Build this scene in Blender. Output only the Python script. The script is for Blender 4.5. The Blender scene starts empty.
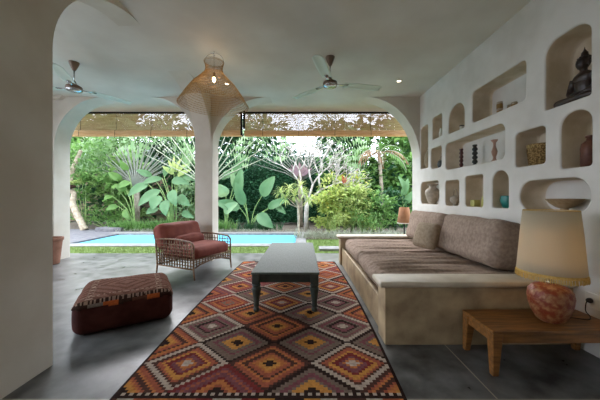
import bpy, bmesh, math, random
from math import sin, cos, pi, radians as rad
from mathutils import Vector, Matrix, noise
C = bpy.context.scene.collection
scene = bpy.context.scene
random.seed(7)

# ------------------------------------------------------------------ camera, world, light, exposure
cam_data = bpy.data.cameras.new('camera'); cam = bpy.data.objects.new('camera', cam_data); C.objects.link(cam)
cam.location = (0, 0, 1.2); cam.rotation_euler = (rad(90), 0, 0)
cam_data.lens = 16.02; cam_data.sensor_width = 36; cam_data.shift_x = -3/600; cam_data.shift_y = -2/600
cam_data.clip_end = 300; cam_data.clip_start = 0.02
scene.camera = cam
vs = scene.view_settings
vs.view_transform = 'Standard'; vs.look = 'None'; vs.gamma = 1.0; vs.use_curve_mapping = False
vs.exposure = 0.9
world = bpy.data.worlds.new('world'); scene.world = world; world.use_nodes = True
wn = world.node_tree; wn.nodes.clear()
wo = wn.nodes.new('ShaderNodeOutputWorld'); wb = wn.nodes.new('ShaderNodeBackground')
wb.inputs[0].default_value = (0.80, 0.88, 1.04, 1); wb.inputs[1].default_value = 4.0
wn.links.new(wb.outputs[0], wo.inputs[0])

def sun(name, rot, energy, col, angle):
    d = bpy.data.lights.new(name, 'SUN'); d.energy = energy; d.color = col; d.angle = rad(angle)
    o = bpy.data.objects.new(name, d); C.objects.link(o); o.rotation_euler = rot; return o
sun('hazy_sun', (rad(-55), 0, rad(12)), 4.0, (1, .94, .93), 50)
def area(name, loc, rot, sx, sy, energy, col):
    d = bpy.data.lights.new(name, 'AREA'); d.shape = 'RECTANGLE'; d.size = sx; d.size_y = sy
    d.energy = energy; d.color = col
    o = bpy.data.objects.new(name, d); C.objects.link(o); o.location = loc; o.rotation_euler = rot; return o
# warm fill light added behind the camera
area('rear_fill_light', (-1.5, -2.9, 1.5), (rad(90), 0, 0), 5.5, 2.4, 45, (1, .84, .68))

# ------------------------------------------------------------------ helpers
def new_mat(name):
    m = bpy.data.materials.new(name); m.use_nodes = True
    nt = m.node_tree; nt.nodes.clear()
    out = nt.nodes.new('ShaderNodeOutputMaterial')
    return m, nt, out
def rgb(h):
    h = h.lstrip('#'); v = [int(h[i:i+2], 16)/255 for i in (0, 2, 4)]
    return tuple(((c/12.92) if c <= .04045 else ((c+.055)/1.055)**2.4) for c in v)
def mat(name, c1, c2=None, rough=.8, scale=6, detail=4, bump=0, bscale=40, spec=.3, metal=0, transl=0, emit=None, estr=0,
        island=False, attr=False, wave=None, stretch=(1, 1, 1), contrast=(.35, .65), alpha=None):
    m, nt, out = new_mat(name); N = nt.nodes; L = nt.links
    c1 = rgb(c1) if isinstance(c1, str) else c1
    c2 = c1 if c2 is None else (rgb(c2) if isinstance(c2, str) else c2)
    b = N.new('ShaderNodeBsdfPrincipled')
    b.inputs['Roughness'].default_value = rough; b.inputs['Metallic'].default_value = metal
    b.inputs['Specular IOR Level'].default_value = spec
    tc = N.new('ShaderNodeTexCoord'); mp = N.new('ShaderNodeMapping'); mp.inputs['Scale'].default_value = stretch
    L.new(tc.outputs['Object'], mp.inputs[0])
    no = N.new('ShaderNodeTexNoise'); no.inputs['Scale'].default_value = scale; no.inputs['Detail'].default_value = detail
    L.new(mp.outputs[0], no.inputs['Vector'])
    r = N.new('ShaderNodeMapRange'); r.inputs['From Min'].default_value = contrast[0]; r.inputs['From Max'].default_value = contrast[1]
    L.new(no.outputs['Fac'], r.inputs['Value'])
    mx = N.new('ShaderNodeMix'); mx.data_type = 'RGBA'
    mx.inputs[6].default_value = (*c1, 1); mx.inputs[7].default_value = (*c2, 1)
    if island:
        g = N.new('ShaderNodeNewGeometry'); ad = N.new('ShaderNodeMath'); ad.operation = 'MULTIPLY_ADD'
        ad.inputs[1].default_value = .35; L.new(r.outputs[0], ad.inputs[0])
        m2 = N.new('ShaderNodeMath'); m2.operation = 'MULTIPLY'; m2.inputs[1].default_value = .65
        L.new(g.outputs['Random Per Island'], m2.inputs[0]); L.new(m2.outputs[0], ad.inputs[2]); L.new(ad.outputs[0], mx.inputs[0])
    else:
        L.new(r.outputs[0], mx.inputs[0])
    col = mx.outputs[2]
    if attr:
        a = N.new('ShaderNodeAttribute'); a.attribute_name = 'Col'
        mm = N.new('ShaderNodeMix'); mm.data_type = 'RGBA'; mm.blend_type = 'MULTIPLY'; mm.inputs[0].default_value = 1
        L.new(a.outputs['Color'], mm.inputs[6]); L.new(col, mm.inputs[7]); col = mm.outputs[2]
    L.new(col, b.inputs['Base Color'])
    if bump or wave:
        bn = N.new('ShaderNodeBump'); bn.inputs['Strength'].default_value = bump or .3; bn.inputs['Distance'].default_value = .02
        if wave:
            w = N.new('ShaderNodeTexWave'); w.bands_direction = wave[0]; w.inputs['Scale'].default_value = wave[1]
            w.inputs['Distortion'].default_value = wave[2]
            L.new(tc.outputs['Object'], w.inputs['Vector']); L.new(w.outputs['Fac'], bn.inputs['Height'])
        else:
            n2 = N.new('ShaderNodeTexNoise'); n2.inputs['Scale'].default_value = bscale; n2.inputs['Detail'].default_value = 3
            L.new(mp.outputs[0], n2.inputs['Vector']); L.new(n2.outputs['Fac'], bn.inputs['Height'])
        L.new(bn.outputs[0], b.inputs['Normal'])
    if emit:
        b.inputs['Emission Color'].default_value = (*emit, 1); b.inputs['Emission Strength'].default_value = estr
    sh = b.outputs[0]
    if transl:
        t = N.new('ShaderNodeBsdfTranslucent'); L.new(col, t.inputs[0])
        ms = N.new('ShaderNodeMixShader'); ms.inputs[0].default_value = transl
        L.new(sh, ms.inputs[1]); L.new(t.outputs[0], ms.inputs[2]); sh = ms.outputs[0]
    if alpha is not None:
        t = N.new('ShaderNodeBsdfTransparent'); ms = N.new('ShaderNodeMixShader'); ms.inputs[0].default_value = alpha
        L.new(t.outputs[0], ms.inputs[1]); L.new(sh, ms.inputs[2]); sh = ms.outputs[0]
    L.new(sh, out.inputs[0])
    return m

class MB:
    def __init__(s): s.v = []; s.f = []
    def add(s, vs_, fs):
        n = len(s.v); s.v += [tuple(v) for v in vs_]; s.f += [tuple(i+n for i in f) for f in fs]; return s
    def box(s, c, d, rot=None, ch=0):
        x, y, z = d[0]/2, d[1]/2, d[2]/2
        if ch:   # chamfered box through a small bmesh
            bm = bmesh.new(); bmesh.ops.create_cube(bm, size=1)
            for v in bm.verts: v.co = Vector((v.co.x*d[0], v.co.y*d[1], v.co.z*d[2]))
            bmesh.ops.bevel(bm, geom=bm.edges[:], offset=ch, segments=3, affect='EDGES', profile=.5)
            bm.verts.ensure_lookup_table(); bm.verts.index_update()
            vv = [v.co.copy() for v in bm.verts]; ff = [[v.index for v in f.verts] for f in bm.faces]; bm.free()
        else:
            vv = [Vector(p) for p in ((-x,-y,-z),(x,-y,-z),(x,y,-z),(-x,y,-z),(-x,-y,z),(x,-y,z),(x,y,z),(-x,y,z))]
            ff = [(0,3,2,1),(4,5,6,7),(0,1,5,4),(1,2,6,5),(2,3,7,6),(3,0,4,7)]
        if rot is not None: vv = [rot @ v for v in vv]
        c = Vector(c); return s.add([v+c for v in vv], ff)
    def tube(s, pts, r, n=8, cap=True, flat=1.0):
        pts = [Vector(p) for p in pts]; rs = r if isinstance(r, (list, tuple)) else [r]*len(pts)
        vv = []; up = None
        for i, p in enumerate(pts):
            t = (pts[min(i+1, len(pts)-1)]-pts[max(i-1, 0)]).normalized()
            if up is None:
                up = Vector((0, 0, 1)) if abs(t.z) < .9 else Vector((1, 0, 0))
            a = t.cross(up)
            if a.length < 1e-4: a = t.orthogonal()
            a.normalize(); b = a.cross(t).normalized(); up = b
            for k in range(n):
                q = 2*pi*k/n; vv.append(p+(a*cos(q)+b*sin(q)*flat)*rs[i])
        ff = [(i*n+k, i*n+(k+1) % n, (i+1)*n+(k+1) % n, (i+1)*n+k) for i in range(len(pts)-1) for k in range(n)]
        if cap: ff += [tuple(range(n-1, -1, -1)), tuple((len(pts)-1)*n+k for k in range(n))]
        return s.add(vv, ff)
    def lathe(s, prof, c=(0, 0, 0), n=28, cap=True, ell=(1, 1)):
        vv = [(c[0]+r*cos(2*pi*k/n)*ell[0], c[1]+r*sin(2*pi*k/n)*ell[1], c[2]+z) for r, z in prof for k in range(n)]
        ff = [(i*n+k, i*n+(k+1) % n, (i+1)*n+(k+1) % n, (i+1)*n+k) for i in range(len(prof)-1) for k in range(n)]
        if cap: ff += [tuple(range(n-1, -1, -1)), tuple((len(prof)-1)*n+k for k in range(n))]
        return s.add(vv, ff)
    def ball(s, c, r, rot=None, nu=16, nv=10):
        vv = []; c = Vector(c); r = Vector(r) if isinstance(r, (tuple, list)) else Vector((r, r, r))
        for i in range(nv+1):
            t = pi*(i/nv)*.998+.003
            for k in range(nu):
                q = 2*pi*k/nu; v = Vector((r.x*sin(t)*cos(q), r.y*sin(t)*sin(q), -r.z*cos(t)))
                vv.append((rot @ v if rot else v)+c)
        ff = [(i*nu+k, i*nu+(k+1) % nu, (i+1)*nu+(k+1) % nu, (i+1)*nu+k) for i in range(nv) for k in range(nu)]
        ff += [tuple(range(nu-1, -1, -1)), tuple(nv*nu+k for k in range(nu))]
        return s.add(vv, ff)
    def grid(s, fn, nu, nv):
        vv = [fn(i/nu, j/nv) for i in range(nu+1) for j in range(nv+1)]
        ff = [(i*(nv+1)+j, (i+1)*(nv+1)+j, (i+1)*(nv+1)+j+1, i*(nv+1)+j+1) for i in range(nu) for j in range(nv)]
        return s.add(vv, ff)
    def prism(s, poly, axis, a, b):
        """poly: 2D points; axis 'y': (x,z) extruded in y; 'x': (y,z) extruded in x; 'z': (x,y) in z"""
        def P(p, t): return {'y': (p[0], t, p[1]), 'x': (t, p[0], p[1]), 'z': (p[0], p[1], t)}[axis]
        n = len(poly); vv = [P(p, a) for p in poly]+[P(p, b) for p in poly]
        return s.add(vv, [(i, (i+1) % n, n+(i+1) % n, n+i) for i in range(n)]+[tuple(range(n-1, -1, -1)), tuple(range(n, 2*n))])
    def leaf(s, base, yaw, pitch, L, W, droop=1.0, seg=4, fold=.25, shp=.8, roll=0, tip=0.0):
        p = Vector(base); pts = []; step = L/seg; a = pitch
        side = Vector((-sin(yaw), cos(yaw), 0))
        if roll:
            fw = Vector((cos(yaw)*cos(pitch), sin(yaw)*cos(pitch), sin(pitch))); side = Matrix.Rotation(roll, 3, fw) @ side
        vv = []; ff = []
        for i in range(seg+1):
            t = i/seg; w = W*.5*max(sin(pi*min(1, t**shp)), 0)
            if i == 0: w = W*.06
            d = Vector((cos(yaw)*cos(a), sin(yaw)*cos(a), sin(a))); up = side.cross(d)
            vv += [p+side*w+up*w*fold*-1 if up.z < 0 else p+side*w+up*w*fold, p, p-side*w-up*w*fold if up.z < 0 else p-side*w+up*w*fold]
            p = p+d*step; a -= droop/seg
        for i in range(seg):
            for k in (0, 1): ff.append((i*3+k, i*3+k+1, i*3+4+k, i*3+3+k))
        return s.add(vv, ff)
    def build(s, name, material, parent=None, smooth=True, loc=None, rotz=0, sharp=None, fix=True):
        me = bpy.data.meshes.new(name); me.from_pydata(s.v, [], s.f)
        if fix:
            bm = bmesh.new(); bm.from_mesh(me); bmesh.ops.recalc_face_normals(bm, faces=bm.faces[:]); bm.to_mesh(me); bm.free()
        if smooth: me.shade_smooth()
        if sharp is not None: me.set_sharp_from_angle(angle=rad(sharp))
        if material: me.materials.append(material)
        o = bpy.data.objects.new(name, me); C.objects.link(o)
        if parent: o.parent = parent
        if loc: o.location = loc
        o.rotation_euler.z = rotz
        return o
def tag(o, label, cat, group=None, kind=None):
    o['label'] = label; o['category'] = cat
    if group: o['group'] = group
    if kind: o['kind'] = kind
    return o
def thing(name, label, cat, loc=(0, 0, 0), rotz=0, group=None):
    o = bpy.data.objects.new(name, None); C.objects.link(o); o.location = loc; o.rotation_euler.z = rotz
    return tag(o, label, cat, group)
def struct(o): o['kind'] = 'structure'; return o
def copy_tree(o, parent=None):
    c = o.copy(); C.objects.link(c); c.parent = parent
    for ch in list(o.children): copy_tree(ch, c)
    return c
def bevel(o, w, seg=3):
    m = o.modifiers.new('bevel', 'BEVEL'); m.width = w; m.segments = seg; m.limit_method = 'ANGLE'; return o
def paint(o, fn):
    me = o.data; at = me.color_attributes.new('Col', 'FLOAT_COLOR', 'CORNER')
    for p in me.polygons:
        c = fn(p.center, p.normal)
        for li in p.loop_indices: at.data[li].color = (*c, 1)
def ellipse(cx, cz, a, b, t0, t1, n=20):
    return [(cx+a*cos(t0+(t1-t0)*i/n), cz+b*sin(t0+(t1-t0)*i/n)) for i in range(n+1)]

# ------------------------------------------------------------------ materials
M_plaster = mat('lime_plaster', '#cfc8bb', '#c2b9aa', rough=.85, scale=2.2, bump=.12, bscale=9, spec=.15)
M_wall = mat('lime_plaster_pale', '#d2cec6', '#c3beb4', rough=.85, scale=2.5, bump=.15, bscale=8, spec=.15)
M_ceil = mat('ceiling_plaster', '#d4cfc4', '#c8c1b5', rough=.9, scale=1.5, bump=.05, bscale=7, spec=.1)
M_niche = mat('shade_toned_niche_plaster', '#cdbfa8', '#b7a88e', rough=.9, scale=5, bump=.12, bscale=12, spec=.1)  # warm shade of the recesses put into the plaster colour
M_cap = mat('smooth_cream_cement', '#c2b7a2', '#aca08a', rough=.45, scale=5, detail=6, bump=.04, bscale=10, spec=.35)
def floor_mat():
    m, nt, out = new_mat('polished_concrete'); N = nt.nodes; L = nt.links
    b = N.new('ShaderNodeBsdfPrincipled'); tc = N.new('ShaderNodeTexCoord')
    n1 = N.new('ShaderNodeTexNoise'); n1.inputs['Scale'].default_value = 1.3; n1.inputs['Detail'].default_value = 8; n1.inputs['Distortion'].default_value = 1.0
    n2 = N.new('ShaderNodeTexNoise'); n2.inputs['Scale'].default_value = 7; n2.inputs['Detail'].default_value = 6
    cr = N.new('ShaderNodeValToRGB'); cr.color_ramp.elements[0].position = .38; cr.color_ramp.elements[1].position = .63
    cr.color_ramp.elements[0].color = (*rgb('#2a2b29'), 1); cr.color_ramp.elements[1].color = (*rgb('#70716f'), 1)
    mx = N.new('ShaderNodeMath'); mx.operation = 'MULTIPLY_ADD'; mx.inputs[1].default_value = .45
    L.new(tc.outputs['Object'], n1.inputs[0]); L.new(tc.outputs['Object'], n2.inputs[0])
    h = N.new('ShaderNodeMath'); h.operation = 'MULTIPLY'; h.inputs[1].default_value = .55
    L.new(n1.outputs['Fac'], h.inputs[0]); L.new(n2.outputs['Fac'], mx.inputs[0]); L.new(h.outputs[0], mx.inputs[2]); L.new(mx.outputs[0], cr.inputs[0])
    sp = N.new('ShaderNodeSeparateXYZ'); L.new(tc.outputs['Object'], sp.inputs[0])
    joints = []
    for ax, off, per in ((0, 1.16, 30), (1, 1.59, 30)):
        a = N.new('ShaderNodeMath'); a.operation = 'SUBTRACT'; a.inputs[1].default_value = off; L.new(sp.outputs[ax], a.inputs[0])
        p = N.new('ShaderNodeMath'); p.operation = 'PINGPONG'; p.inputs[1].default_value = per/2; L.new(a.outputs[0], p.inputs[0])
        c = N.new('ShaderNodeMath'); c.operation = 'LESS_THAN'; c.inputs[1].default_value = .0045; L.new(p.outputs[0], c.inputs[0]); joints.append(c)
    mxx = N.new('ShaderNodeMath'); mxx.operation = 'MAXIMUM'; L.new(joints[0].outputs[0], mxx.inputs[0]); L.new(joints[1].outputs[0], mxx.inputs[1])
    cm = N.new('ShaderNodeMix'); cm.data_type = 'RGBA'; cm.inputs[7].default_value = (*rgb('#9c9684'), 1)
    L.new(mxx.outputs[0], cm.inputs[0]); L.new(cr.outputs[0], cm.inputs[6]); L.new(cm.outputs[2], b.inputs['Base Color'])
    rr = N.new('ShaderNodeMapRange'); rr.inputs['To Min'].default_value = .2; rr.inputs['To Max'].default_value = .45
    L.new(n2.outputs['Fac'], rr.inputs[0]); L.new(rr.outputs[0], b.inputs['Roughness'])
    b.inputs['Specular IOR Level'].default_value = .5
    L.new(b.outputs[0], out.inputs[0]); return m
M_floor = floor_mat()
M_darkmetal = mat('dark_metal', '#1c1b1a', rough=.5, metal=.3)
M_steel = mat('steel', '#b9bcbc', rough=.25, metal=.9)
M_bronze = mat('copper_brown_metal', '#7a6555', '#66513f', rough=.4, metal=.2, spec=.5)
M_blade = mat('pale_fan_blade', '#cdd6c8', rough=.45, spec=.4)
M_paintwood = mat('grey_painted_wood', '#485049', '#555d56', rough=.62, scale=12, stretch=(8, 1, 1), bump=.08, bscale=30, spec=.2)
M_tablebase = mat('dark_grey_green_wood', '#363b37', '#424842', rough=.55, scale=12, bump=.08, bscale=30, spec=.3)
M_teak = mat('warm_teak', '#63401c', '#8a5c2c', rough=.45, scale=5, stretch=(1, 9, 9), bump=.08, bscale=20, spec=.4)
M_linen = mat('taupe_linen', '#9a8777', '#857365', rough=.95, scale=30, bump=.35, bscale=260, spec=.1)
M_linen2 = mat('taupe_linen_pillow', '#9c8b76', '#8b7b66', rough=.95, scale=30, bump=.35, bscale=260, spec=.1)
M_velvet = mat('rust_velvet', '#7d4336', '#6b372c', rough=.8, scale=8, bump=.15, bscale=40, spec=.2)
M_pouf = mat('maroon_velvet', '#44201a', '#33140e', rough=.85, scale=9, bump=.1, bscale=60, spec=.15)
M_rattan = mat('brown_rattan', '#80603f', '#573c28', rough=.55, scale=25, spec=.4)
M_kilim = mat('kilim_wool', (1, 1, 1), (.72, .72, .72), rough=.95, scale=60, bump=.4, bscale=300, spec=.05, attr=True)

# ------------------------------------------------------------------ room shell
CEIL = 3.12; YA, YB = 5.07, 5.42; XW = 2.22
o = struct(MB().box((-1.5, 1.45, -.1), (7.9, 8.7, .2)).build('floor', M_floor, smooth=False, loc=(0, 0, 0)))
o = struct(MB().box((-1.5, 1.55, CEIL+.15), (7.9, 8.9, .3)).build('ceiling', M_ceil, smooth=False))

def flare(cx, side, a, b):  # ellipse corner points from spring (edge x) up to the crown at the ceiling; cx = jamb edge, side +1 opens to +axis
    c = cx+side*a
    return [(c-side*a*cos(t), CEIL-b+b*sin(t)) for t in [i/22*pi/2 for i in range(23)]]
# arcade towards the garden: left jamb, pillar, right spandrel
m = MB()
m.prism([(-5.35, 0), (-4.73, 0)]+flare(-4.73, 1, .95, .95)+[(-3.78, CEIL+.02), (-5.35, CEIL+.02)], 'y', YA, YB)
m.prism([(-2.05, 0), (-1.72, 0)]+flare(-1.72, 1, 1.1, .92)+[(-.62, CEIL+.02), (-2.9, CEIL+.02)]+flare(-2.05, -1, .85, .85)[::-1], 'y', YA, YB)
m.prism([(2.222, CEIL-1.2)]+flare(2.222, -1, 1.04, 1.2)+[(1.18, CEIL+.02), (2.3, CEIL+.02), (2.3, CEIL-1.2)], 'y', YA, YB)
struct(m.build('wall_arcade', M_plaster, smooth=True, sharp=30))
# side arcade between main room and aisle (pier in the left foreground, flare onto the pillar)
m = MB()
m.prism([(1.57, 0), (1.92, 0)]+flare(1.92, 1, 1.06, .85)+[(2.98, CEIL+.02), (.51, CEIL+.02)]+flare(1.57, -1, 1.06, .85)[::-1], 'x', -2.06, -1.8)
m.prism([(5.2, CEIL-.92)]+[(5.07, CEIL-.92)]+flare(5.07, -1, 1.03, .92)+[(4.04, CEIL+.02), (5.2, CEIL+.02)], 'x', -2.05, -1.745)
struct(m.build('wall_side_arcade', M_plaster, smooth=True, sharp=30))
m = MB()   # aisle wall, out of view: wide opening added to let sky light in
m.prism([(-2.9, 0), (-.9, 0)]+flare(-.9, 1, .95, .9)+[(.06, CEIL+.02), (-2.9, CEIL+.02)], 'x', -5.4, -5.2)
m.prism([(4.1, 0), (5.45, 0), (5.45, CEIL+.02), (3.14, CEIL+.02)]+flare(4.1, -1, .95, .9)[::-1], 'x', -5.4, -5.2)
struct(m.build('wall_left', M_plaster, sharp=30))
struct(MB().box((-1.5, -3.0, 1.56), (7.9, .2, 3.12)).build('wall_back', M_plaster, smooth=False))

# right wall with niches  (y0, y1, z0, z1, radius_tl, radius_tr) tl = far top
NICHES = [
 (2.06, 2.45, 2.00, 2.60, .13, .12, .02), (2.054, 2.304, 1.45, 1.915, .124, .124, .03), (2.449, 2.796, 1.518, 1.872, .05, .05, .04),
 (2.063, 2.739, 1.07, 1.37, .148, .148, .148), (2.886, 3.136, 1.085, 1.51, .124, .124, .03), (3.293, 3.659, 1.083, 1.498, .05, .05, .05),
 (3.80, 4.174, 1.083, 1.465, .06, .06, .06), (4.358, 5.04, 1.09, 1.495, .09, .09, .09), (4.742, 5.05, 1.74, 2.52, .06, .06, .03),
 (4.283, 4.645, 1.70, 2.05, .06, .06, .06), (2.94, 4.163, 1.635, 2.04, .08, .10, .07), (4.265, 4.595, 2.20, 2.57, .06, .06, .03),
 (3.672, 4.077, 2.177, 2.565, .195, .195, .03), (2.66, 3.507, 2.182, 2.59, .06, .06, .05)]
ND = .25
def niche_loop(nc, off=0, n=8):
    y0, y1, z0, z1, rl, rr, rb = nc; y0 -= off; y1 += off; z0 -= off; z1 += off
    P = []
    for (cy, cz, r, t0) in ((y1-rb, z0+rb, rb, -pi/2), (y1-rl, z1-rl, rl, 0), (y0+rr, z1-rr, rr, pi/2), (y0+rb, z0+rb, rb, pi)):
        for i in range(n+1):
            t = t0+pi/2*i/n; P.append((cy+(r)*cos(t), cz+(r)*sin(t)))
    return P
bm = bmesh.new()
Y0, Y1 = -2.9, YB
outer = [bm.verts.new((XW, y, z)) for y, z in ((Y0, -.02), (Y1, -.02), (Y1, CEIL+.02), (Y0, CEIL+.02))]
edges = [bm.edges.new((outer[i], outer[(i+1) % 4])) for i in range(4)]
loops = []
for nc in NICHES:
    P = niche_loop(nc, .012); vl = [bm.verts.new((XW, y, z)) for y, z in P]; loops.append((nc, vl))
    edges += [bm.edges.new((vl[i], vl[(i+1) % len(vl)])) for i in range(len(vl))]
bmesh.ops.triangle_fill(bm, edges=edges, use_beauty=True)
for f in bm.faces: f.smooth = False
for nc, vl in loops:
    prev = vl; n = len(vl)
    for off, dx in ((.0035, .0035), (0, .012), (0, .05), (0, ND-.03), (-.02, ND)):
        P = niche_loop(nc, off) if off >= 0 else [(nc[0]+.0+(y-(nc[0]+nc[1])/2)*.94+(nc[1]-nc[0])/2, (z-(nc[2]+nc[3])/2)*.94+(nc[2]+nc[3])/2) for y, z in niche_loop(nc, 0)]
        cur = [bm.verts.new((XW+dx, y, z)) for y, z in P]
        for i in range(n):
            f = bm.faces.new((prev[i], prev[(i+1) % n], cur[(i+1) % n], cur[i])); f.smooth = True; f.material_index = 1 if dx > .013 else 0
        prev = cur
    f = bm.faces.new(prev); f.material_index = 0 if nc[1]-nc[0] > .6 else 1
back = [bm.verts.new((XW+.42, v.co.y, v.co.z)) for v in outer]
for i in range(4): bm.faces.new((outer[i], outer[(i+1) % 4], back[(i+1) % 4], back[i]))
bm.faces.new(back)
bmesh.ops.recalc_face_normals(bm, faces=bm.faces[:])
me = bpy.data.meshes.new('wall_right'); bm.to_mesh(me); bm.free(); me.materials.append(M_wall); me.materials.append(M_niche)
o = bpy.data.objects.new('wall_right', me); C.objects.link(o); struct(o)
struct(MB().prism([(-4.72, CEIL-.001), (-4.5, CEIL-.001), (-4.56, CEIL-.05), (-4.66, CEIL-.06), (-4.72, CEIL-.06)], 'y', 4.98, 5.07).build('trim_1', M_plaster, smooth=False))

# ------------------------------------------------------------------ rug
def make_rug():
    x0, x1, y0, y1 = -1.13, .60, 1.12, 5.04
    PW, PL = .575, .56; q = PW/24
    nx = int((x1-x0)/q); ny = int((y1-y0)/(PL/24))
    cream, dark, maroon, orange, rust, taupe, mauve, amber, brown = [rgb(h) for h in
        ('#a69687', '#2b1d18', '#6d2a27', '#a8683a', '#92503a', '#6d5c50', '#6f4245', '#b27c3c', '#4b3027')]
    schemes = [  # outermost band first

     [cream, maroon, rust, maroon, orange, rust, amber, dark], [cream, taupe, mauve, taupe, dark, mauve, taupe, cream],
     [dark, taupe, taupe, mauve, taupe, amber, amber, dark], [brown, rust, orange, brown, rust, orange, amber, dark],
     [cream, brown, rust, amber, maroon, mauve, orange, cream], [maroon, mauve, rust, mauve, maroon, orange, rust, dark],
     [cream, brown, orange, rust, brown, amber, rust, dark], [cream, maroon, mauve, rust, maroon, amber, rust, dark],
     [cream, maroon, rust, orange, maroon, rust, taupe, rust], [dark, brown, rust, maroon, orange, dark, amber, dark]]
    def edge(x, y, t):   # gentle bulge of the long sides
        k = (y-y0)/(y1-y0); b = .06*sin(pi*min(1, max(0, k)))
        return x + (-(b) if t < .5 else b*.9)*abs(t-.5)*2
    def z(x, y): return .009+.0025*noise.noise(Vector((x*2.5, y*2.5, 0)))+.018*math.exp(-((x-.02-.5*(y-2.75))/.035)**2)*math.exp(-((y-2.72)/.14)**2)
    m = MB()
    def top(i, j):
        x = x0+(x1-x0)*i; y = y0+(y1-y0)*j
        if i in (0, 1) or j in (0, 1): zz = .001
        else: zz = z(x, y)
        return (edge(x, y, i), y, zz)
    m.grid(top, nx, ny)
    n = len(m.v); 
    m.add([(x0, y0, .0006), (x1, y0, .0006), (x1, y1, .0006), (x0, y1, .0006)], [(0, 3, 2, 1)])
    o = m.build('kilim_rug', M_kilim, smooth=False, fix=False)
    rnd = random.Random(3)
    me = o.data; at = me.color_attributes.new('Col', 'FLOAT_COLOR', 'CORNER'); cell_s = {(-2, 0): 4, (2, 0): 4, (0, 0): 3, (-1, 1): 2, (1, 1): 2, (0, 2): 3, (-2, 2): 1, (2, 2): 1, (-1, 3): 8-5, (1, 3): 5-3}
    for p in me.polygons:
        k = p.index
        if k >= nx*ny: c = brown
        else:
            i, j = divmod(k, ny); x = x0+(i+.5)*(x1-x0)/nx; y = y0+(j+.5)*(y1-y0)/ny
            if i < 1 or i >= nx-1: c = dark
            elif y < 1.635:
                yy = 1.635-y; r = int(yy/(PL/24))
                if r < 1: c = dark if (i//1) % 2 else cream
                elif r < 2: c = dark
                else:
                    u = ((x+.27)/.36) % 1; v = (yy-.06)/.22; s_ = int((x+.27)/.36+100) % 4
                    a = (u+v*.5*(1 if (int(v*9) % 2) else .8)) % 1
                    pal = [(amber, dark), (cream, brown), (rust, orange), (maroon, cream)][s_]
                    c = pal[0] if abs(a-.5) > .22 else pal[1]
            elif y > 4.92: c = [rust, dark, maroon, orange][int((x*9)) % 4] if y < 5.0 else dark
            else:
                u = (x+.24)/PW; v = (y-1.92)/PL
                ra, rb = round(u), round(v); dA = abs(u-ra)+abs(v-rb)
                if dA <= .5: key = (ra*2, rb*2); d = dA
                else: key = (math.floor(u)*2+1, math.floor(v)*2+1); d = 1-dA
                if key not in cell_s:
                    par = key[0] % 2 == 0
                    cands = [s for s in range(10) if (schemes[s][0] is cream) == par]
                    cell_s[key] = cands[rnd.randrange(len(cands))]
                sc = schemes[cell_s[key]]
                e = 1-d/.5; b = (0 if e < .15 else 1+int((e-.15)*8.6)) if sc[0] is cream else int(e*8.6)
                c = sc[min(b, 7)]
            f = .9+.2*rnd.random(); c = tuple(min(1, q_*f) for q_ in c)
        for li in p.loop_indices: at.data[li].color = (*c, 1)
    tag(o, 'long red and orange kilim rug with stepped diamonds on the grey concrete floor', 'rug')
make_rug()

# ------------------------------------------------------------------ coffee table
t = thing('coffee_table', 'long low grey painted coffee table with turned legs standing on the kilim', 'table', (-.185, 3.69, .009))
TX, TY, TH = .71, 1.86, .421
top = MB().box((0, 0, TH-.013), (TX, TY, .026)).build('table_top', M_paintwood, t, smooth=False); bevel(top, .006)
m = MB()
for sx in (-1, 1): m.box((sx*(TX/2-.055), 0, TH-.071), (.022, TY-.16, .09))
for sy in (-1, 1): m.box((0, sy*(TY/2-.055), TH-.071), (TX-.16, .022, .09))
m.build('apron', M_tablebase, t, smooth=False)
legp = [(.018, 0), (.024, .012), (.026, .03), (.019, .04), (.017, .05), (.023, .062), (.023, .07), (.02, .09), (.024, .13), (.031, .19), (.036, .225), (.038, .245), (.03, .258), (.026, .262), (.035, .272), (.037, .28), (.03, .29), (.026, .295)]
for sx in (-1, 1):
    for sy in (-1, 1):
        x, y = sx*(TX/2-.05), sy*(TY/2-.05); m = MB().lathe([(r*1.3, z) for r, z in legp], (x, y, 0), 20)
        m.box((x, y, .345), (.082, .082, .10), ch=.004); m.build('leg', M_tablebase, t, sharp=35)

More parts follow.
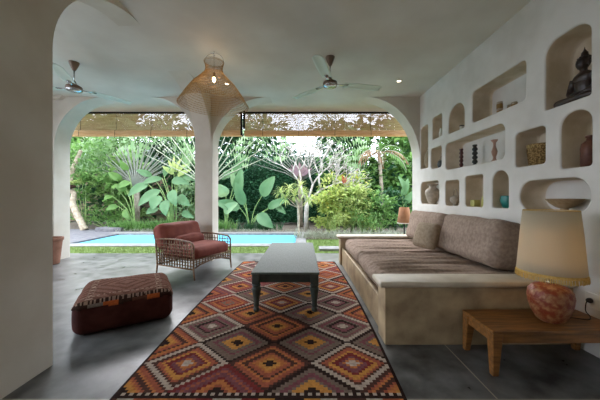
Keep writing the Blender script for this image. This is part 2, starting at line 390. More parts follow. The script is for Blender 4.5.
# ------------------------------------------------------------------ cushions
def cushion(size, n=(24, 24, 8), rf=.75, puff=.18, seed=0, wr=.006, wf=(3, 12), edge_drop=0, fold=0):
    """rounded, slightly puffed box, base at z=0, centred in x,y; wf = wrinkle frequencies"""
    w, d, h = size; bm = bmesh.new(); vv = {}
    def vert(i, j, k):
        key = (i, j, k)
        if key in vv: return vv[key]
        x, y, z = 2*i/n[0]-1, 2*j/n[1]-1, 2*k/n[2]-1
        X, Y, Z = x, y, z
        mx = max(abs(x), abs(y), abs(z))
        rx, ry, rz = w/2, d/2, h/2; R = min(rx, ry, rz)*rf
        # signed rounding: clamp to inner box then push out by R
        P = Vector((x*rx, y*ry, z*rz)); I = Vector((max(-rx+R, min(rx-R, P.x)), max(-ry+R, min(ry-R, P.y)), max(-rz+R, min(rz-R, P.z))))
        D = P-I
        if D.length > 1e-6:
            Dm = max(abs(D.x), abs(D.y), abs(D.z)); P = I+D.normalized()*R*(Dm/R if Dm < R else 1)
        pz = 1+puff*(1-X*X)*(1-Y*Y)*(1 if Z > 0 else .0)
        P.z = -rz+(P.z+rz)*pz
        P.x *= 1+.03*(1-Y*Y)*(1-Z*Z); P.y *= 1+.03*(1-X*X)*(1-Z*Z)
        wv = noise.noise(Vector((P.x*wf[0]+seed, P.y*wf[1], P.z*4)))
        P += Vector((0, 0, 1))*wr*wv*(1 if Z > -.5 else 0)+Vector((1, 0, 0))*wr*.6*noise.noise(Vector((P.x*6, P.y*10+seed, P.z*6)))
        if fold: P += Vector((0, 0, fold*max(0, noise.noise(Vector((P.x*1.2+seed*3, P.y*16, 0))))*(1 if Z > .6 else 0)))
        P.z += h/2; vv[key] = bm.verts.new(P); return vv[key]
    for a, b, c in ((0, 1, 2), (1, 2, 0), (2, 0, 1)):
        for s in (0, n[c]):
            for i in range(n[a]):
                for j in range(n[b]):
                    q = []
                    for di, dj in ((0, 0), (1, 0), (1, 1), (0, 1)):
                        idx = [0, 0, 0]; idx[a] = i+di; idx[b] = j+dj; idx[c] = s; q.append(vert(*idx))
                    bm.faces.new(q)
    bmesh.ops.recalc_face_normals(bm, faces=bm.faces[:])
    bm.verts.index_update(); m = MB()
    m.v = [tuple(v.co) for v in bm.verts]; m.f = [tuple(v.index for v in f.verts) for f in bm.faces]; bm.free(); return m

# ------------------------------------------------------------------ built-in sofa
M_sofa = mat('cream_cement', '#b09b79', '#89755a', rough=.6, scale=5, detail=6, bump=.06, bscale=10, spec=.3)
t = thing('masonry_sofa', 'long built-in cream cement sofa bench along the niche wall', 'sofa', (1.45, 3.58, 0))
L0 = (-1.45, -3.58, 0)
def lb(m, x0, x1, y0, y1, z0, z1, ch=0): return m.box(((x0+x1)/2-1.45, (y0+y1)/2-3.58, (z0+z1)/2), (x1-x0, y1-y0, z1-z0), ch=ch)
lb(MB(), .70, 2.21, 2.37, 4.80, 0, .27, .008).build('seat_base', M_sofa, t, sharp=40)
lb(MB(), .70, .735, 2.37, 4.80, .262, .30, .012).build('front_rail', M_sofa, t, sharp=40)
for y0, y1 in ((2.18, 2.38), (4.79, 4.99)):
    a = lb(MB(), .67, 2.21, y0, y1, 0, .475, .006).build('arm', M_sofa, t, sharp=40)
    lb(MB(), .62, 2.21, y0-.03, y1+.03, .473, .52, .018).build('arm_cap', M_cap, a, sharp=40)
# cushions (separate, lie on the bench)
def place(o, loc, rot=(0, 0, 0)): o.location = loc; o.rotation_euler = rot; return o
o = cushion((1.36, 1.27, .19), (30, 60, 6), seed=1, puff=.10, wr=.012, wf=(2, 10), fold=.05).build('seat_cushion', M_linen)
place(o, (1.43, 3.022, .27)); tag(o, 'near taupe linen seat cushion with long creases, beside the lamp end of the sofa', 'cushion')
o = cushion((1.36, 1.12, .19), (30, 50, 6), seed=5, puff=.08, wr=.010, wf=(2, 9), fold=.038).build('seat_cushion', M_linen)
place(o, (1.43, 4.22, .27)); tag(o, 'far taupe linen seat cushion at the garden end of the sofa', 'cushion')
def back_cushion(L, yc, seed, label):
    m = cushion((.48, L, .30), (20, 50, 10), seed=seed, puff=.07, wr=.016, wf=(7, 4), rf=.5)
    o = m.build('back_cushion', M_linen); place(o, (2.055, yc, .697), (0, rad(-78), 0)); tag(o, label, 'cushion')
    # stand the slab on its long edge, leaning on the wall
    o.location = (1.985+.16, yc, .70); return o
back_cushion(1.05, 3.10, 2, 'near plump taupe back cushion against the niche wall, close to the fringed lamp')
back_cushion(1.10, 4.19, 9, 'far plump taupe back cushion against the niche wall at the garden end')
m = cushion((.35, .34, .12), (18, 18, 6), seed=4, puff=.35, wr=.01, wf=(6, 6))
o = m.build('throw_pillow', M_linen2); tag(o, 'small square beige throw pillow leaning where the two back cushions meet', 'pillow')
o.rotation_mode = 'QUATERNION'
nrm = Vector((-.93, -.30, .34)).normalized(); q = nrm.to_track_quat('Z', 'Y'); o.rotation_quaternion = q
o.location = Vector((1.72, 3.62, .675))

# ------------------------------------------------------------------ side table, lamp, socket
t = thing('side_table', 'low warm brown wooden side table against the near end of the sofa', 'table', (1.73, 1.965, 0))
a = MB().box((0, 0, .297), (.91, .35, .024)).build('table_top', M_teak, t, smooth=False); bevel(a, .006)
m = MB()
for sy in (-1, 1): m.box((0, sy*.155, .255), (.80, .022, .065))
for sx in (-1, 1): m.box((sx*.435, 0, .255), (.022, .25, .065))
m.build('apron', M_teak, t, smooth=False)
for sx in (-1, 1):
    for sy in (-1, 1):
        m = MB(); cx, cy = sx*.42, sy*.14; w0, w1 = .034, .022
        vv = [(cx-sx*(-w0)+0*sx-(2*w if False else 0), 0, 0) for w in (1,)]
        pts = []
        for z, w in ((0, .040), (.20, .062), (.285, .072)):
            ox, oy = cx+sx*.034, cy+sy*.034
            pts += [(ox, oy, z), (ox-sx*w, oy, z), (ox-sx*w, oy-sy*w, z), (ox, oy-sy*w, z)]
        ff = [(i*4+k, i*4+(k+1) % 4, i*4+4+(k+1) % 4, i*4+4+k) for i in range(2) for k in range(4)]+[(3, 2, 1, 0), (8, 9, 10, 11)]
        o = m.add(pts, ff).build('leg', M_teak, t, smooth=False); bevel(o, .006)

M_pot = mat('terracotta_glaze', '#722c12', '#9b754c', rough=.45, scale=28, detail=12, bump=.4, bscale=60, spec=.4, contrast=(.42, .72))
M_shade = mat('cotton_shade', '#d2c8b0', rough=.9, scale=60, bump=.1, bscale=200, transl=.55, spec=.05)
M_fringe = mat('cotton_fringe', '#e0c47c', '#cfae62', rough=.95, scale=80, transl=.4, spec=.05)
LX, LY, LZ = 1.80, 1.945, .309
t = thing('table_lamp', 'large table lamp with round terracotta base and fringed cream shade on the side table', 'lamp', (LX, LY, LZ))
m = MB().lathe([(.065, 0), (.085, .015), (.112, .07), (.128, .13), (.134, .18), (.128, .22), (.10, .252), (.05, .27), (.03, .275)], n=40)
m.build('lamp_base', M_pot, t)
m = MB().lathe([(.028, .27), (.03, .29), (.012, .30), (.012, .40)], n=16); m.tube([(.012, 0, .40), (.012, 0, .60), (0, 0, .795)], .003, 6)
for k in range(3): m.tube([(0, 0, .795), (.153*cos(k*2.1), .153*sin(k*2.1), .795)], .003, 6)
m.build('lamp_stem', M_steel, t)
m = MB().lathe([(.155, .80), (.170, .65), (.185, .45), (.193, .355)], n=64, cap=False)
sh = m.build('lamp_shade', M_shade, t, fix=False); s = sh.modifiers.new('s', 'SOLIDIFY'); s.thickness = .002
m = MB()
m.lathe([(.1945, .365), (.1955, .350), (.1945, .345)], n=64, cap=False)
for k in range(150):
    a = 2*pi*k/150; r = .195+random.uniform(-.002, .003)
    m.tube([(r*cos(a), r*sin(a), .352), ((r+.003)*cos(a), (r+.003)*sin(a), .315+random.uniform(-.004, .004))], .0035, 4)
m.build('fringe', M_fringe, sh, sharp=50)
m = MB().lathe([(.156, .797), (.158, .80), (.156, .803), (.154, .80), (.156, .797)], n=48, cap=False); m.build('rim', M_fringe, sh)
M_bulb = mat('lit_bulb', '#ffffff', emit=(1, .62, .28), estr=5)
m = MB().ball((0, 0, .45), (.03, .03, .042)); bo = m.build('bulb', M_bulb, t)
d = bpy.data.lights.new('lamp_light', 'POINT'); d.energy = .35; d.color = (1, .66, .34); d.shadow_soft_size = .035
lo = bpy.data.objects.new('lamp_light', d); C.objects.link(lo); lo.location = (LX, LY, LZ+.56)
M_white = mat('white_plastic', '#d8d4c8', rough=.4)
M_cable = mat('dark_cable', '#2a211c', rough=.5)
t = thing('wall_socket', 'white double wall socket low on the wall behind the lamp', 'socket', (XW, 2.0, .415))
o = MB().box((-.005, 0, 0), (.012, .19, .115), ch=.003).build('face_plate', M_white, t, sharp=40)
for sy in (-1, 1):
    m = MB(); n = 24
    m.lathe([(.024, 0), (.028, .002), (.030, .0)], n=24, cap=False)
    m.v = [(-.0115-z, sy*.045+x, y) for x, y, z in m.v]; m.build('outlet', M_white, o)
t = thing('lamp_cord', 'dark lamp cord with plug running from the lamp to the wall socket', 'cord', (2.1, 2.0, .31))
def bez(p, n=10):
    out = []
    P = [Vector(p[0])]+[Vector(q) for q in p]+[Vector(p[-1])]
    for i in range(1, len(P)-2):
        for k in range(n):
            u = k/n; a, b, c, e = P[i-1], P[i], P[i+1], P[i+2]
            out.append(.5*((2*b)+(c-a)*u+(2*a-5*b+4*c-e)*u*u+(3*b-a-3*c+e)*u**3))
    out.append(P[-2]); return out
pts = [(-.20, -.06, .006), (-.12, -.03, .006), (-.03, -.06, .006), (.03, -.02, .010), (.05, .03, .03), (.066, .045, .075), (.075, .045, .103)]
MB().tube(bez(pts), .0035, 8).build('cable', M_cable, t)
m = MB().lathe([(.006, -.02), (.014, -.012), (.019, 0), (.019, .014)], n=16); m.v = [(.09+z, .045+x, .105+y) for x, y, z in m.v]; m.build('plug', M_cable, t, sharp=50)

# ------------------------------------------------------------------ pouf
PA = math.atan2(.37, .605)
t = thing('floor_pouf', 'low square maroon pouf with a woven kilim top on the concrete floor', 'pouf', (-1.825, 2.775, 0), PA)
body = cushion((.78, .77, .295), (28, 28, 12), rf=.55, seed=3, puff=.10, wr=.01, wf=(4, 4)); body.build('pouf_body', M_pouf, t)
cv = cushion((.792, .782, .302), (60, 60, 20), rf=.55, seed=3, puff=.10, wr=.01, wf=(4, 4))
keep = []
for f in cv.f:
    c = sum((Vector(cv.v[i]) for i in f), Vector())/4
    lim = .232+.01*sin(c.x*30)
    if c.y < -.30 and c.z < .246+.006*sin(c.x*22) and abs(c.x) < .37: continue
    if c.z > lim: keep.append(f)
cv.f = keep
o = cv.build('kilim_cover', M_kilim, t); o.modifiers.new('s', 'SOLIDIFY').thickness = .004
def pf(c, n_):
    tan, brn, crm, org, drk, gry = rgb('#6b4a3c'), rgb('#573729'), rgb('#8a7262'), rgb('#a8552a'), rgb('#35241d'), rgb('#6f6258')
    x, y = c.x, c.y; r = random.random()
    if c.z < .272 and y < -.33 or y < -.366:
        k = int((x+.5)*9); return [org, drk, gry, org, drk, brn, org, drk, gry][k % 9]
    if y < -.335: return crm if int(x*60) % 2 else drk
    if abs(abs(x)-.30) < .008 or abs(abs(x)-.255) < .006 or abs(abs(y)-.27) < .007: return crm if (int(y*50)+int(x*50)) % 2 else brn
    if .255 < abs(x) < .30: return brn if int(y*40) % 3 else crm
    if abs(x) > .3: return tan if int(y*30) % 2 else brn
    k = (abs(x*9) % 1+abs(y*9) % 1); f = .85+.3*r
    c_ = tan if k % 1 < .6 else brn; return tuple(q*f for q in c_)
paint(o, pf)

# ------------------------------------------------------------------ rattan armchair   local: front = +x, width along y
ang = math.atan2(-.34, .76)  # facing right and slightly to the camera
t = thing('rattan_armchair', 'brown woven rattan lounge armchair with rust velvet cushions beside the kilim', 'armchair', (-1.78, 4.42, 0), math.atan2(-.42, .9))
D2, W2 = .39, .40
def armtop(x): return .56-.02*((x-.02)/.35)**2 if x < .25 else .56-.02*(.23/.35)**2-.9*(x-.25)**2-.0
def arc(y):  # outline of a side frame
    p = [(-D2-.03, y, .0), (-D2, y, .16), (-D2-.02, y, .5)]
    return p
fr = MB(); R = .012
for sy in (-1, 1):
    y = sy*W2
    side = [(-D2, y, .15), (-D2-.02, y, .35), (-D2-.04, y, .54)]
    for k in range(9): side.append((-D2-.02+.72*(k/8), y, .55+.02*sin(pi*k/8)))
    side += [(D2-.035, y, .535), (D2-.005, y, .50), (D2, y, .44), (D2, y, .15)]
    fr.tube(bez(side, 4), .014, 8); fr.tube([(-D2, y, .15), (D2, y, .15)], .012, 8)
    fr.tube([(-D2-.05, y, .54), (-D2-.09, y, .69)], .012, 8)
fr.tube([(-D2-.09, -W2, .69), (-D2-.10, -W2+.06, .735), (-D2-.10, W2-.06, .735), (-D2-.09, W2, .69)], .013, 8)
fr.tube([(D2, -W2, .29), (D2, W2, .29)], .012, 8)
fr.tube([(D2, -W2+.0, .16), (D2, -W2*.7, .20), (D2, 0, .235), (D2, W2*.7, .20), (D2, W2, .16)], .011, 8)
fr.tube([(-D2, -W2, .15), (-D2, W2, .15)], .012, 8)
fr.build('frame', M_rattan, t)
for sx in (-1, 1):
    for sy in (-1, 1):
        MB().tube([(sx*D2+(.02 if sx > 0 else -.02), sy*W2, 0), (sx*D2, sy*W2, .17)], [.011, .015], 10).build('leg', M_rattan, t)
for sy in (-1, 1):
    m = MB(); y = sy*W2
    for k in range(1, 14):
        x = -D2+2*D2*k/14; zt = .55 if x < D2-.06 else .52
        m.tube([(x-.03*(1-k/14), y+.004*(k % 2*2-1), .55 if x < D2-.06 else .53), (x, y, .15)], .012, 5, flat=.4)
    for k in range(1, 8):
        z = .15+.39*k/8; pp = [(-D2-.03*(k/8)+2*D2*q/34, y+.008*(1 if (q+k) % 2 else -1), z) for q in range(35)]
        m.tube(pp, .012, 5, flat=.5)
    m.build('woven_side', M_rattan, t)
m = MB()
for k in range(1, 14):
    y = -W2+2*W2*k/14; zb = .235-.075*(y/W2)**2; m.tube([(D2, y, zb), (D2, y, .29)], .008, 5)
m.tube([(D2, -W2, .215), (D2, -W2*.5, .235), (D2, 0, .262), (D2, W2*.5, .235), (D2, W2, .215)], .006, 5)
m.tube([(D2, -W2, .255), (D2, 0, .275), (D2, W2, .255)], .006, 5)
m.build('woven_front', M_rattan, t)
m = MB()
for k in range(1, 14):
    y = -W2+2*W2*k/14; m.tube([(-D2, y, .15), (-D2-.04, y, .52), (-D2-.10, y, .73)], .008, 5)
for k in range(1, 13):
    z = .15+.57*k/13; x = -D2-.04*min(1, (z-.15)/.37)-(.06*max(0, (z-.52)/.21)); m.tube([(x+.006, -W2, z), (x-.006, 0, z), (x+.006, W2, z)], .006, 5)
m.build('woven_back', M_rattan, t)
m = MB()
for k in range(12): m.box((-D2+.05+.06*k, 0, .272), (.03, 2*W2, .008))
m.build('seat_slats', M_rattan, t, smooth=False)
o = cushion((.74, .74, .18), (24, 24, 8), seed=6, puff=.12, wr=.006, wf=(4, 4)).build('seat_cushion', M_velvet, t); o.location = (.03, 0, .276)
o = cushion((.42, .80, .24), (20, 24, 8), seed=8, puff=.22, wr=.012, wf=(5, 5)).build('back_cushion', M_velvet, t)
o.location = (-.23, 0, .63); o.rotation_euler = (0, rad(74), 0); o.location = (-.49, 0, .535)
m = cushion((.17, .52, .16), (12, 24, 8), seed=2, puff=.15, wr=.008).build('lumbar_cushion', M_velvet, t); m.location = (-.12, 0, .425)
o.rotation_euler = (0, rad(70), 0)

# ------------------------------------------------------------------ planter
M_clay = mat('fibre_clay', '#8a6250', '#77523f', rough=.85, scale=9, bump=.15, bscale=30)
t = thing('planter_pot', 'tall tapered clay planter pot at the foot of the left arch jamb', 'pot', (-4.60, 4.84, 0))
MB().lathe([(.13, 0), (.145, .01), (.185, .42), (.20, .43), (.205, .48), (.18, .48), (.165, .42), (.15, .40), (.0, .40)], n=36).build('pot', M_clay, t, sharp=40)

# ------------------------------------------------------------------ ceiling fans
def fan(name, loc, a0, label):
    t = thing('ceiling_fan', label, 'fan', loc, a0, None)   # loc z = ceiling
    MB().lathe([(.062, 0), (.062, -.012), (.045, -.06), (.02, -.115), (.014, -.12)], n=28).build('canopy', M_bronze, t)
    MB().lathe([(.009, -.11), (.009, -.31)], n=12).build('down_rod', M_steel, t)
    MB().lathe([(.02, -.27), (.028, -.31), (.06, -.325), (.095, -.345), (.10, -.37), (.098, -.385)], n=32).build('motor_housing', M_bronze, t)
    MB().lathe([(.098, -.385), (.09, -.402), (.055, -.415), (.001, -.418)], n=32).build('motor_cap', M_steel, t)
    for k in range(3):
        R_ = Matrix.Rotation(2*pi*k/3, 3, 'Z'); m = MB()
        def bl(u, v):
            r = .20+.55*u; w = (.066+.008*sin(u*pi))*(1 if u < .93 else 1-.35*((u-.93)/.07)**2)
            s_ = (v-.5)*2*w; return R_ @ Vector((r, s_, -.362-.10*s_+.012*(1-(v*2-1)**2)))
        m.grid(bl, 14, 6); b = m.build('blade', M_blade, t, fix=False); b.modifiers.new('s', 'SOLIDIFY').thickness = .004
        m = MB(); m.tube([R_ @ Vector((.08, 0, -.368)), R_ @ Vector((.15, .0, -.366)), R_ @ Vector((.26, 0, -.357))], [.014, .02, .026], 8, flat=.25); m.build('blade_bracket', M_steel, b)
    return t
fan('f', (.37, 3.64, CEIL), rad(13), 'ceiling fan with pale blades on the right, above the coffee table')
fan('f', (-3.24, 3.78, CEIL), rad(57), 'ceiling fan with pale blades on the left, seen past the foreground pier')

# ------------------------------------------------------------------ downlights
M_glow = mat('downlight_glow', '#ffffff', emit=(1, .85, .65), estr=6)
for x, y, lab in ((1.575, 4.38, 'small lit ceiling downlight nearest the niche wall'), (-4.4, 4.66, 'small lit ceiling downlight at the far left by the pier'), (-1.275, 4.48, 'small lit ceiling downlight just right of the woven pendant')):
    t = thing('downlight', lab, 'ceiling light', (x, y, CEIL))
    MB().lathe([(.045, 0), (.045, -.004), (.032, -.006), (.030, -.002)], n=24, cap=False).build('trim_ring', M_white, t)
    MB().lathe([(.030, -.003), (.001, -.004)], n=20).build('lamp_face', M_glow, t)

# ------------------------------------------------------------------ woven pendant
M_weave = mat('bamboo_weave', '#c0a274', '#a08257', rough=.8, scale=30, transl=.35)
PX, PY = -1.163, 3.49
t = thing('woven_pendant', 'large bell-shaped woven bamboo pendant lamp hanging in front of the pillar', 'lamp', (PX, PY, CEIL))
def rprof(s):   # s 0 top .. 1 rim -> (r, z)
    K = [(0, .125, -.142), (.1, .112, -.19), (.22, .105, -.25), (.32, .125, -.30), (.45, .19, -.37), (.6, .27, -.45), (.8, .365, -.59), (1, .44, -.715)]
    for (s0, r0, z0), (s1, r1, z1) in zip(K, K[1:]):
        if s <= s1: u = (s-s0)/(s1-s0); return r0+(r1-r0)*u, z0+(z1-z0)*u
    return K[-1][1:]
m = MB(); NS = 120
for k in range(NS):
    a = 2*pi*k/NS; p = []
    for i in range(11):
        r, z = rprof(i/10); r *= 1+.01*noise.noise(Vector((k*.3, i*.6, 0))); p.append((r*cos(a), r*sin(a), z))
    m.tube(p, [.0016+.0024*(i/10) for i in range(11)], 3, cap=False, flat=.5)
for s_ in [0, .03]+[.30+.7*i/18 for i in range(19)]:
    r, z = rprof(s_); big = s_ in (0, .03) or abs(s_-1) < .01 or any(abs(s_-q) < .012 for q in (.44, .60, .76))
    m.lathe([(r+.001, z-.002), (r+.004 if big else r+.002, z), (r+.001, z+.003)], n=64, cap=False)
m.build('woven_shade', M_weave, t, smooth=True, fix=False)
m = MB(); m.tube([(.125*cos(q), .125*sin(q)*0+0, -.142+.115*sin(q)) for q in [pi*i/20 for i in range(21)]], .003, 6)
m.tube([(.0, 0, 0), (0, 0, -.03)], .004, 6); m.tube([(.012*cos(q)+.0, 0, -.045+.015*sin(q)) for q in [pi/2+i*1.6*pi/12 for i in range(13)]], .003, 6)
m.tube([(0, 0, -.06), (0, 0, -.30)], .003, 6); m.build('hanging_ring', M_steel, t)
MB().lathe([(.006, -.28), (.016, -.29), (.016, -.335)], n=14).build('socket', M_darkmetal, t)
MB().ball((0, 0, -.372), (.022, .022, .038)).build('bulb', mat('pendant_bulb', '#ffffff', emit=(1, .7, .38), estr=9), t)
d = bpy.data.lights.new('pendant_light', 'POINT'); d.energy = 2.0; d.color = (1, .68, .38); d.shadow_soft_size = .03
lo = bpy.data.objects.new('pendant_light', d); C.objects.link(lo); lo.location = (PX, PY, CEIL-.44)

# ------------------------------------------------------------------ niche contents
XN = XW+.13
def mt(n, a, b=None, **k): return mat(n, a, b, **k)
M_brownclay = mt('brown_stoneware', '#4a291d', '#66402f', rough=.5, scale=12)
M_teal = mt('teal_glaze', '#1f6a62', '#2d8077', rough=.3, scale=15, spec=.5)
M_cream = mt('cream_ceramic', '#a89c8b', '#8c8071', rough=.6, scale=18)
M_wood = mt('pale_wood_bowl', '#a08a6a', '#8d7656', rough=.6, scale=8, stretch=(1, 6, 6))
M_lime = mt('lime_ceramic', '#b4ae6a', '#a39c58', rough=.5)
M_dkred = mt('dark_red_lacquer', '#45201d', rough=.4, spec=.5)
M_black = mt('black_lacquer', '#1b1d1b', rough=.35, spec=.5)
M_pink = mt('dusty_rose_wood', '#a58573', '#8b6a5a', rough=.6)
M_straw = mt('straw_weave', '#6f5832', '#a48a5c', rough=.85, scale=70, contrast=(.45, .55))
M_strawd = mt('dark_straw_weave', '#5b4526', '#9d8050', rough=.85, scale=70, contrast=(.45, .55))
def single(name, m, material, loc, label, cat, sharp=None, group=None):
    o = m.build(name, material, sharp=sharp); o.location = loc; return tag(o, label, cat, group)
single('stoneware_bottle', MB().lathe([(.045, 0), (.055, .01), (.057, .15), (.05, .19), (.022, .215), (.018, .235), (.026, .24), (.026, .255), (.014, .255)], n=28), M_brownclay, (XN-.02, 2.17, 1.452), 'brown stoneware bottle in the arched niche below the seated figure', 'bottle')
# basket
t = thing('woven_basket', 'round woven straw basket with dark band in the square niche', 'basket', (XN, 2.64, 1.52))
MB().lathe([(.085, 0), (.09, .005), (.105, .17), (.108, .20), (.112, .205), (.108, .21), (.102, .205), (.095, .1), (.08, .01)], n=32).build('basket_body', M_straw, t)
m = MB()
for k in range(36):
    a = 2*pi*k/36; m.tube([(.0925*cos(a), .0925*sin(a), .012), (.1065*cos(a), .1065*sin(a), .17)], .003, 4)
m.build('basket_stakes', M_strawd, t)
m = MB().lathe([(.05, 0), (.048, .01), (.03, .02), (.028, .032), (.06, .045), (.105, .08), (.13, .115), (.135, .118), (.128, .122), (.10, .095), (.05, .062), (0.001, .055)], n=40)
single('footed_bowl', m, M_wood, (XN+.01, 2.41, 1.072), 'wide shallow wooden footed bowl in the oval niche above the lamp', 'bowl')
single('teal_pot', MB().lathe([(.045, 0), (.055, .01), (.075, .08), (.072, .115), (.066, .13), (.072, .14), (.062, .14), (.06, .12), (.06, .02), (.001, .015)], n=28), M_teal, (XN, 3.06, 1.087), 'small glazed teal pot in the low arched niche', 'pot')
single('ceramic_box', MB().box((0, 0, .045), (.085, .085, .09), ch=.006), M_lime, (XN-.03, 3.60, 1.085), 'small square yellow-green ceramic box beside the tall bottle', 'box', 40)
single('ceramic_bottle', MB().lathe([(.028, 0), (.034, .01), (.034, .10), (.026, .13), (.012, .15), (.014, .19), (.018, .20)], n=20), M_lime, (XN, 3.46, 1.085), 'tall yellow-green ceramic bottle beside the small box', 'bottle')
t = thing('ceramic_jug', 'white footed ceramic pot with a tall loop handle in a low niche', 'jug', (XN-.02, 4.08, 1.086))
MB().lathe([(.035, 0), (.04, .012), (.028, .025), (.06, .045), (.078, .085), (.07, .12), (.045, .135), (.035, .15), (.02, .155)], n=26).build('body', M_cream, t)
MB().tube([(.0, .05*cos(q), .14+.11*sin(q)) for q in [pi*i/16 for i in range(17)]], .007, 8).build('handle', M_cream, t)
t = thing('ceramic_vase', 'white wide-bellied ceramic vase in the far low niche', 'vase', (XN-.02, 4.80, 1.094))
MB().lathe([(.06, 0), (.065, .01), (.10, .10), (.125, .19), (.12, .235), (.08, .275), (.06, .29), (.058, .32), (.09, .345), (.095, .355), (.06, .355), (.05, .32)], n=32).build('body', M_cream, t)
for s_ in (-1, 1): MB().tube([(0, s_*.06, .315), (0, s_*.105, .31), (0, s_*.115, .27), (0, s_*.10, .245)], .008, 8).build('handle', M_cream, t)
single('storage_jar', MB().lathe([(.06, 0), (.075, .02), (.095, .14), (.085, .26), (.05, .32), (.04, .34), (.05, .36), (.035, .365)], n=28), mt('tan_ceramic', '#8d7c60', '#75664d', rough=.7), (XN-.01, 4.92, 1.742), 'tan tapered jar in the tall far niche', 'jar')
t = thing('lidded_pot', 'small dark pot with a pale lid in the small middle niche', 'pot', (XN-.02, 4.50, 1.703))
MB().lathe([(.04, 0), (.05, .01), (.062, .06), (.05, .12), (.03, .13)], n=22).build('body', M_black, t)
MB().lathe([(.036, .13), (.036, .145), (.02, .16), (.012, .19), (.001, .205)], n=18).build('lid', M_cream, t)
def stick(h, n, r0, r1, base):
    p = [(base, 0), (base, .012), (base*.6, .02)]
    for k in range(n):
        z0 = .03+(h-.06)*k/n; dz = (h-.06)/n
        p += [(r0, z0), (r1, z0+dz*.25), (r1*1.02, z0+dz*.5), (r1*.85, z0+dz*.75), (r0, z0+dz*.98)]
    return p+[(r0, h-.03), (base*.8, h-.02), (base*.8, h), (r0*.6, h)]
single('candlestick', MB().lathe(stick(.285, 4, .016, .027, .032), n=20), M_dkred, (XN-.02, 3.93, 1.637), 'dark red turned candlestick, furthest of the three in the long niche', 'candlestick')
single('candlestick', MB().lathe(stick(.285, 4, .018, .034, .036), n=20), M_black, (XN-.02, 3.62, 1.637), 'black beaded candlestick in the middle of the long niche', 'candlestick')
single('candlestick', MB().lathe([(.042, 0), (.04, .012), (.02, .03), (.015, .06), (.028, .10), (.033, .13), (.022, .165), (.014, .20), (.016, .235), (.036, .262), (.038, .27), (.02, .268)], n=22), M_pink, (XN-.02, 3.25, 1.637), 'dusty rose turned candlestick, nearest of the three in the long niche', 'candlestick')
single('white_figurine', MB().lathe([(.022, 0), (.026, .01), (.022, .06), (.028, .09), (.02, .12), (.014, .13), (.018, .15), (.008, .172)], n=16), M_white, (XN-.03, 4.50, 2.202), 'slim white figurine in the small upper niche', 'figurine')
t = thing('votive_cup', 'tiny white cup with dark rim in the upper arched niche', 'cup', (XN-.03, 3.90, 2.18))
MB().lathe([(.022, 0), (.03, .02), (.03, .075), (.026, .075), (.024, .01), (.001, .008)], n=18).build('cup_body', M_white, t)
MB().lathe([(.031, .066), (.032, .072), (.031, .080), (.027, .078)], n=18, cap=False).build('cup_rim', M_black, t)
M_gold = mt('brass_wood', '#8b6c3c', '#7a5d33', rough=.4, metal=.2)
def candle(n, r, y, x, label):
    t = thing('candle_holder', label, 'candle holder', (x, y, 2.184))
    for k in range(n):
        z = k*.082
        MB().lathe([(r, z), (r, z+.055), (r*.7, z+.058)], n=20).build('holder', M_gold, t, sharp=40)
        MB().lathe([(r*.92, z+.056), (r*.92, z+.080), (r*.5, z+.082)], n=20).build('wax', M_cream, t, sharp=40)
candle(2, .033, 3.19, XN, 'tall two-tier brass and wax candle holder in the long upper niche')
candle(1, .03, 3.06, XN+.02, 'short candle holder between the tall and the nearest ones, upper niche')
candle(1, .033, 2.97, XN, 'short candle holder nearest the camera in the long upper niche')

# seated Buddha (one continuous sculpted figure facing out of the wall)
M_stat = mt('dark_bronze_wood', '#241a17', '#3a2a24', rough=.4, scale=14, spec=.5)
t = thing('seated_statue', 'dark seated meditating Buddha statue in the top arched niche', 'statue', (XN+.0, 2.235, 2.002), pi)
m = MB(); E = Matrix.Identity(3)
def lim(pts, rr): m.tube(bez(pts, 5), [rr[0]+(rr[1]-rr[0])*i/(5*(len(pts)-1)) for i in range(5*(len(pts)-1)+1)], 12)
m.ball((0, 0, .045), (.085, .13, .045)); m.ball((0, 0, .13), (.052, .068, .10)); m.ball((.0, 0, .20), (.052, .085, .055))
m.ball((0, 0, .232), (.035, .06, .03)); m.lathe([(.026, .24), (.024, .28)], (0, 0, 0), 14)
m.ball((.008, 0, .325), (.048, .042, .056)); m.ball((-.006, 0, .345), (.05, .046, .045)); m.ball((-.008, 0, .39), (.026, .026, .024)); m.ball((-.008, 0, .42), (.012, .012, .022))
m.lathe([(.02, .40), (.024, .41), (.006, .44), (.002, .465)], (-.008, 0, 0), 12)
for s_ in (-1, 1):
    lim([(0, s_*.08, .215), (.0, s_*.105, .15), (.02, s_*.10, .10)], (.028, .022)); lim([(.02, s_*.10, .10), (.05, s_*.06, .07), (.07, s_*.015, .066)], (.022, .013))
    lim([(-.01, s_*.05, .04), (.05, s_*.15, .034), (.05, s_*.175, .03)], (.045, .03)); lim([(.05, s_*.175, .03), (.085, s_*.09, .026), (.095, -s_*.03, .03)], (.032, .02))
    m.ball((.0, s_*.045, .315), (.010, .007, .026))
m.ball((.056, 0, .318), (.008, .007, .012)); m.ball((.078, 0, .066), (.022, .04, .012))
m.box((0, 0, .008), (.17, .30, .016), ch=.004)
b = m.build('statue_body', M_stat, t); r = b.modifiers.new('r', 'REMESH'); r.mode = 'VOXEL'; r.voxel_size = .0045; r.use_smooth_shade = True
m = MB()
for i in range(60):
    ph = math.acos(1-1.1*(i+.5)/60); th = i*2.4
    x, y, z = sin(ph)*cos(th), sin(ph)*sin(th), cos(ph); 
    if x > .55 and z < .5: continue
    m.ball((-.008+.052*x, .048*y, .342+.048*z), .0065, nu=6, nv=4)
m.build('hair_curls', M_stat, t)

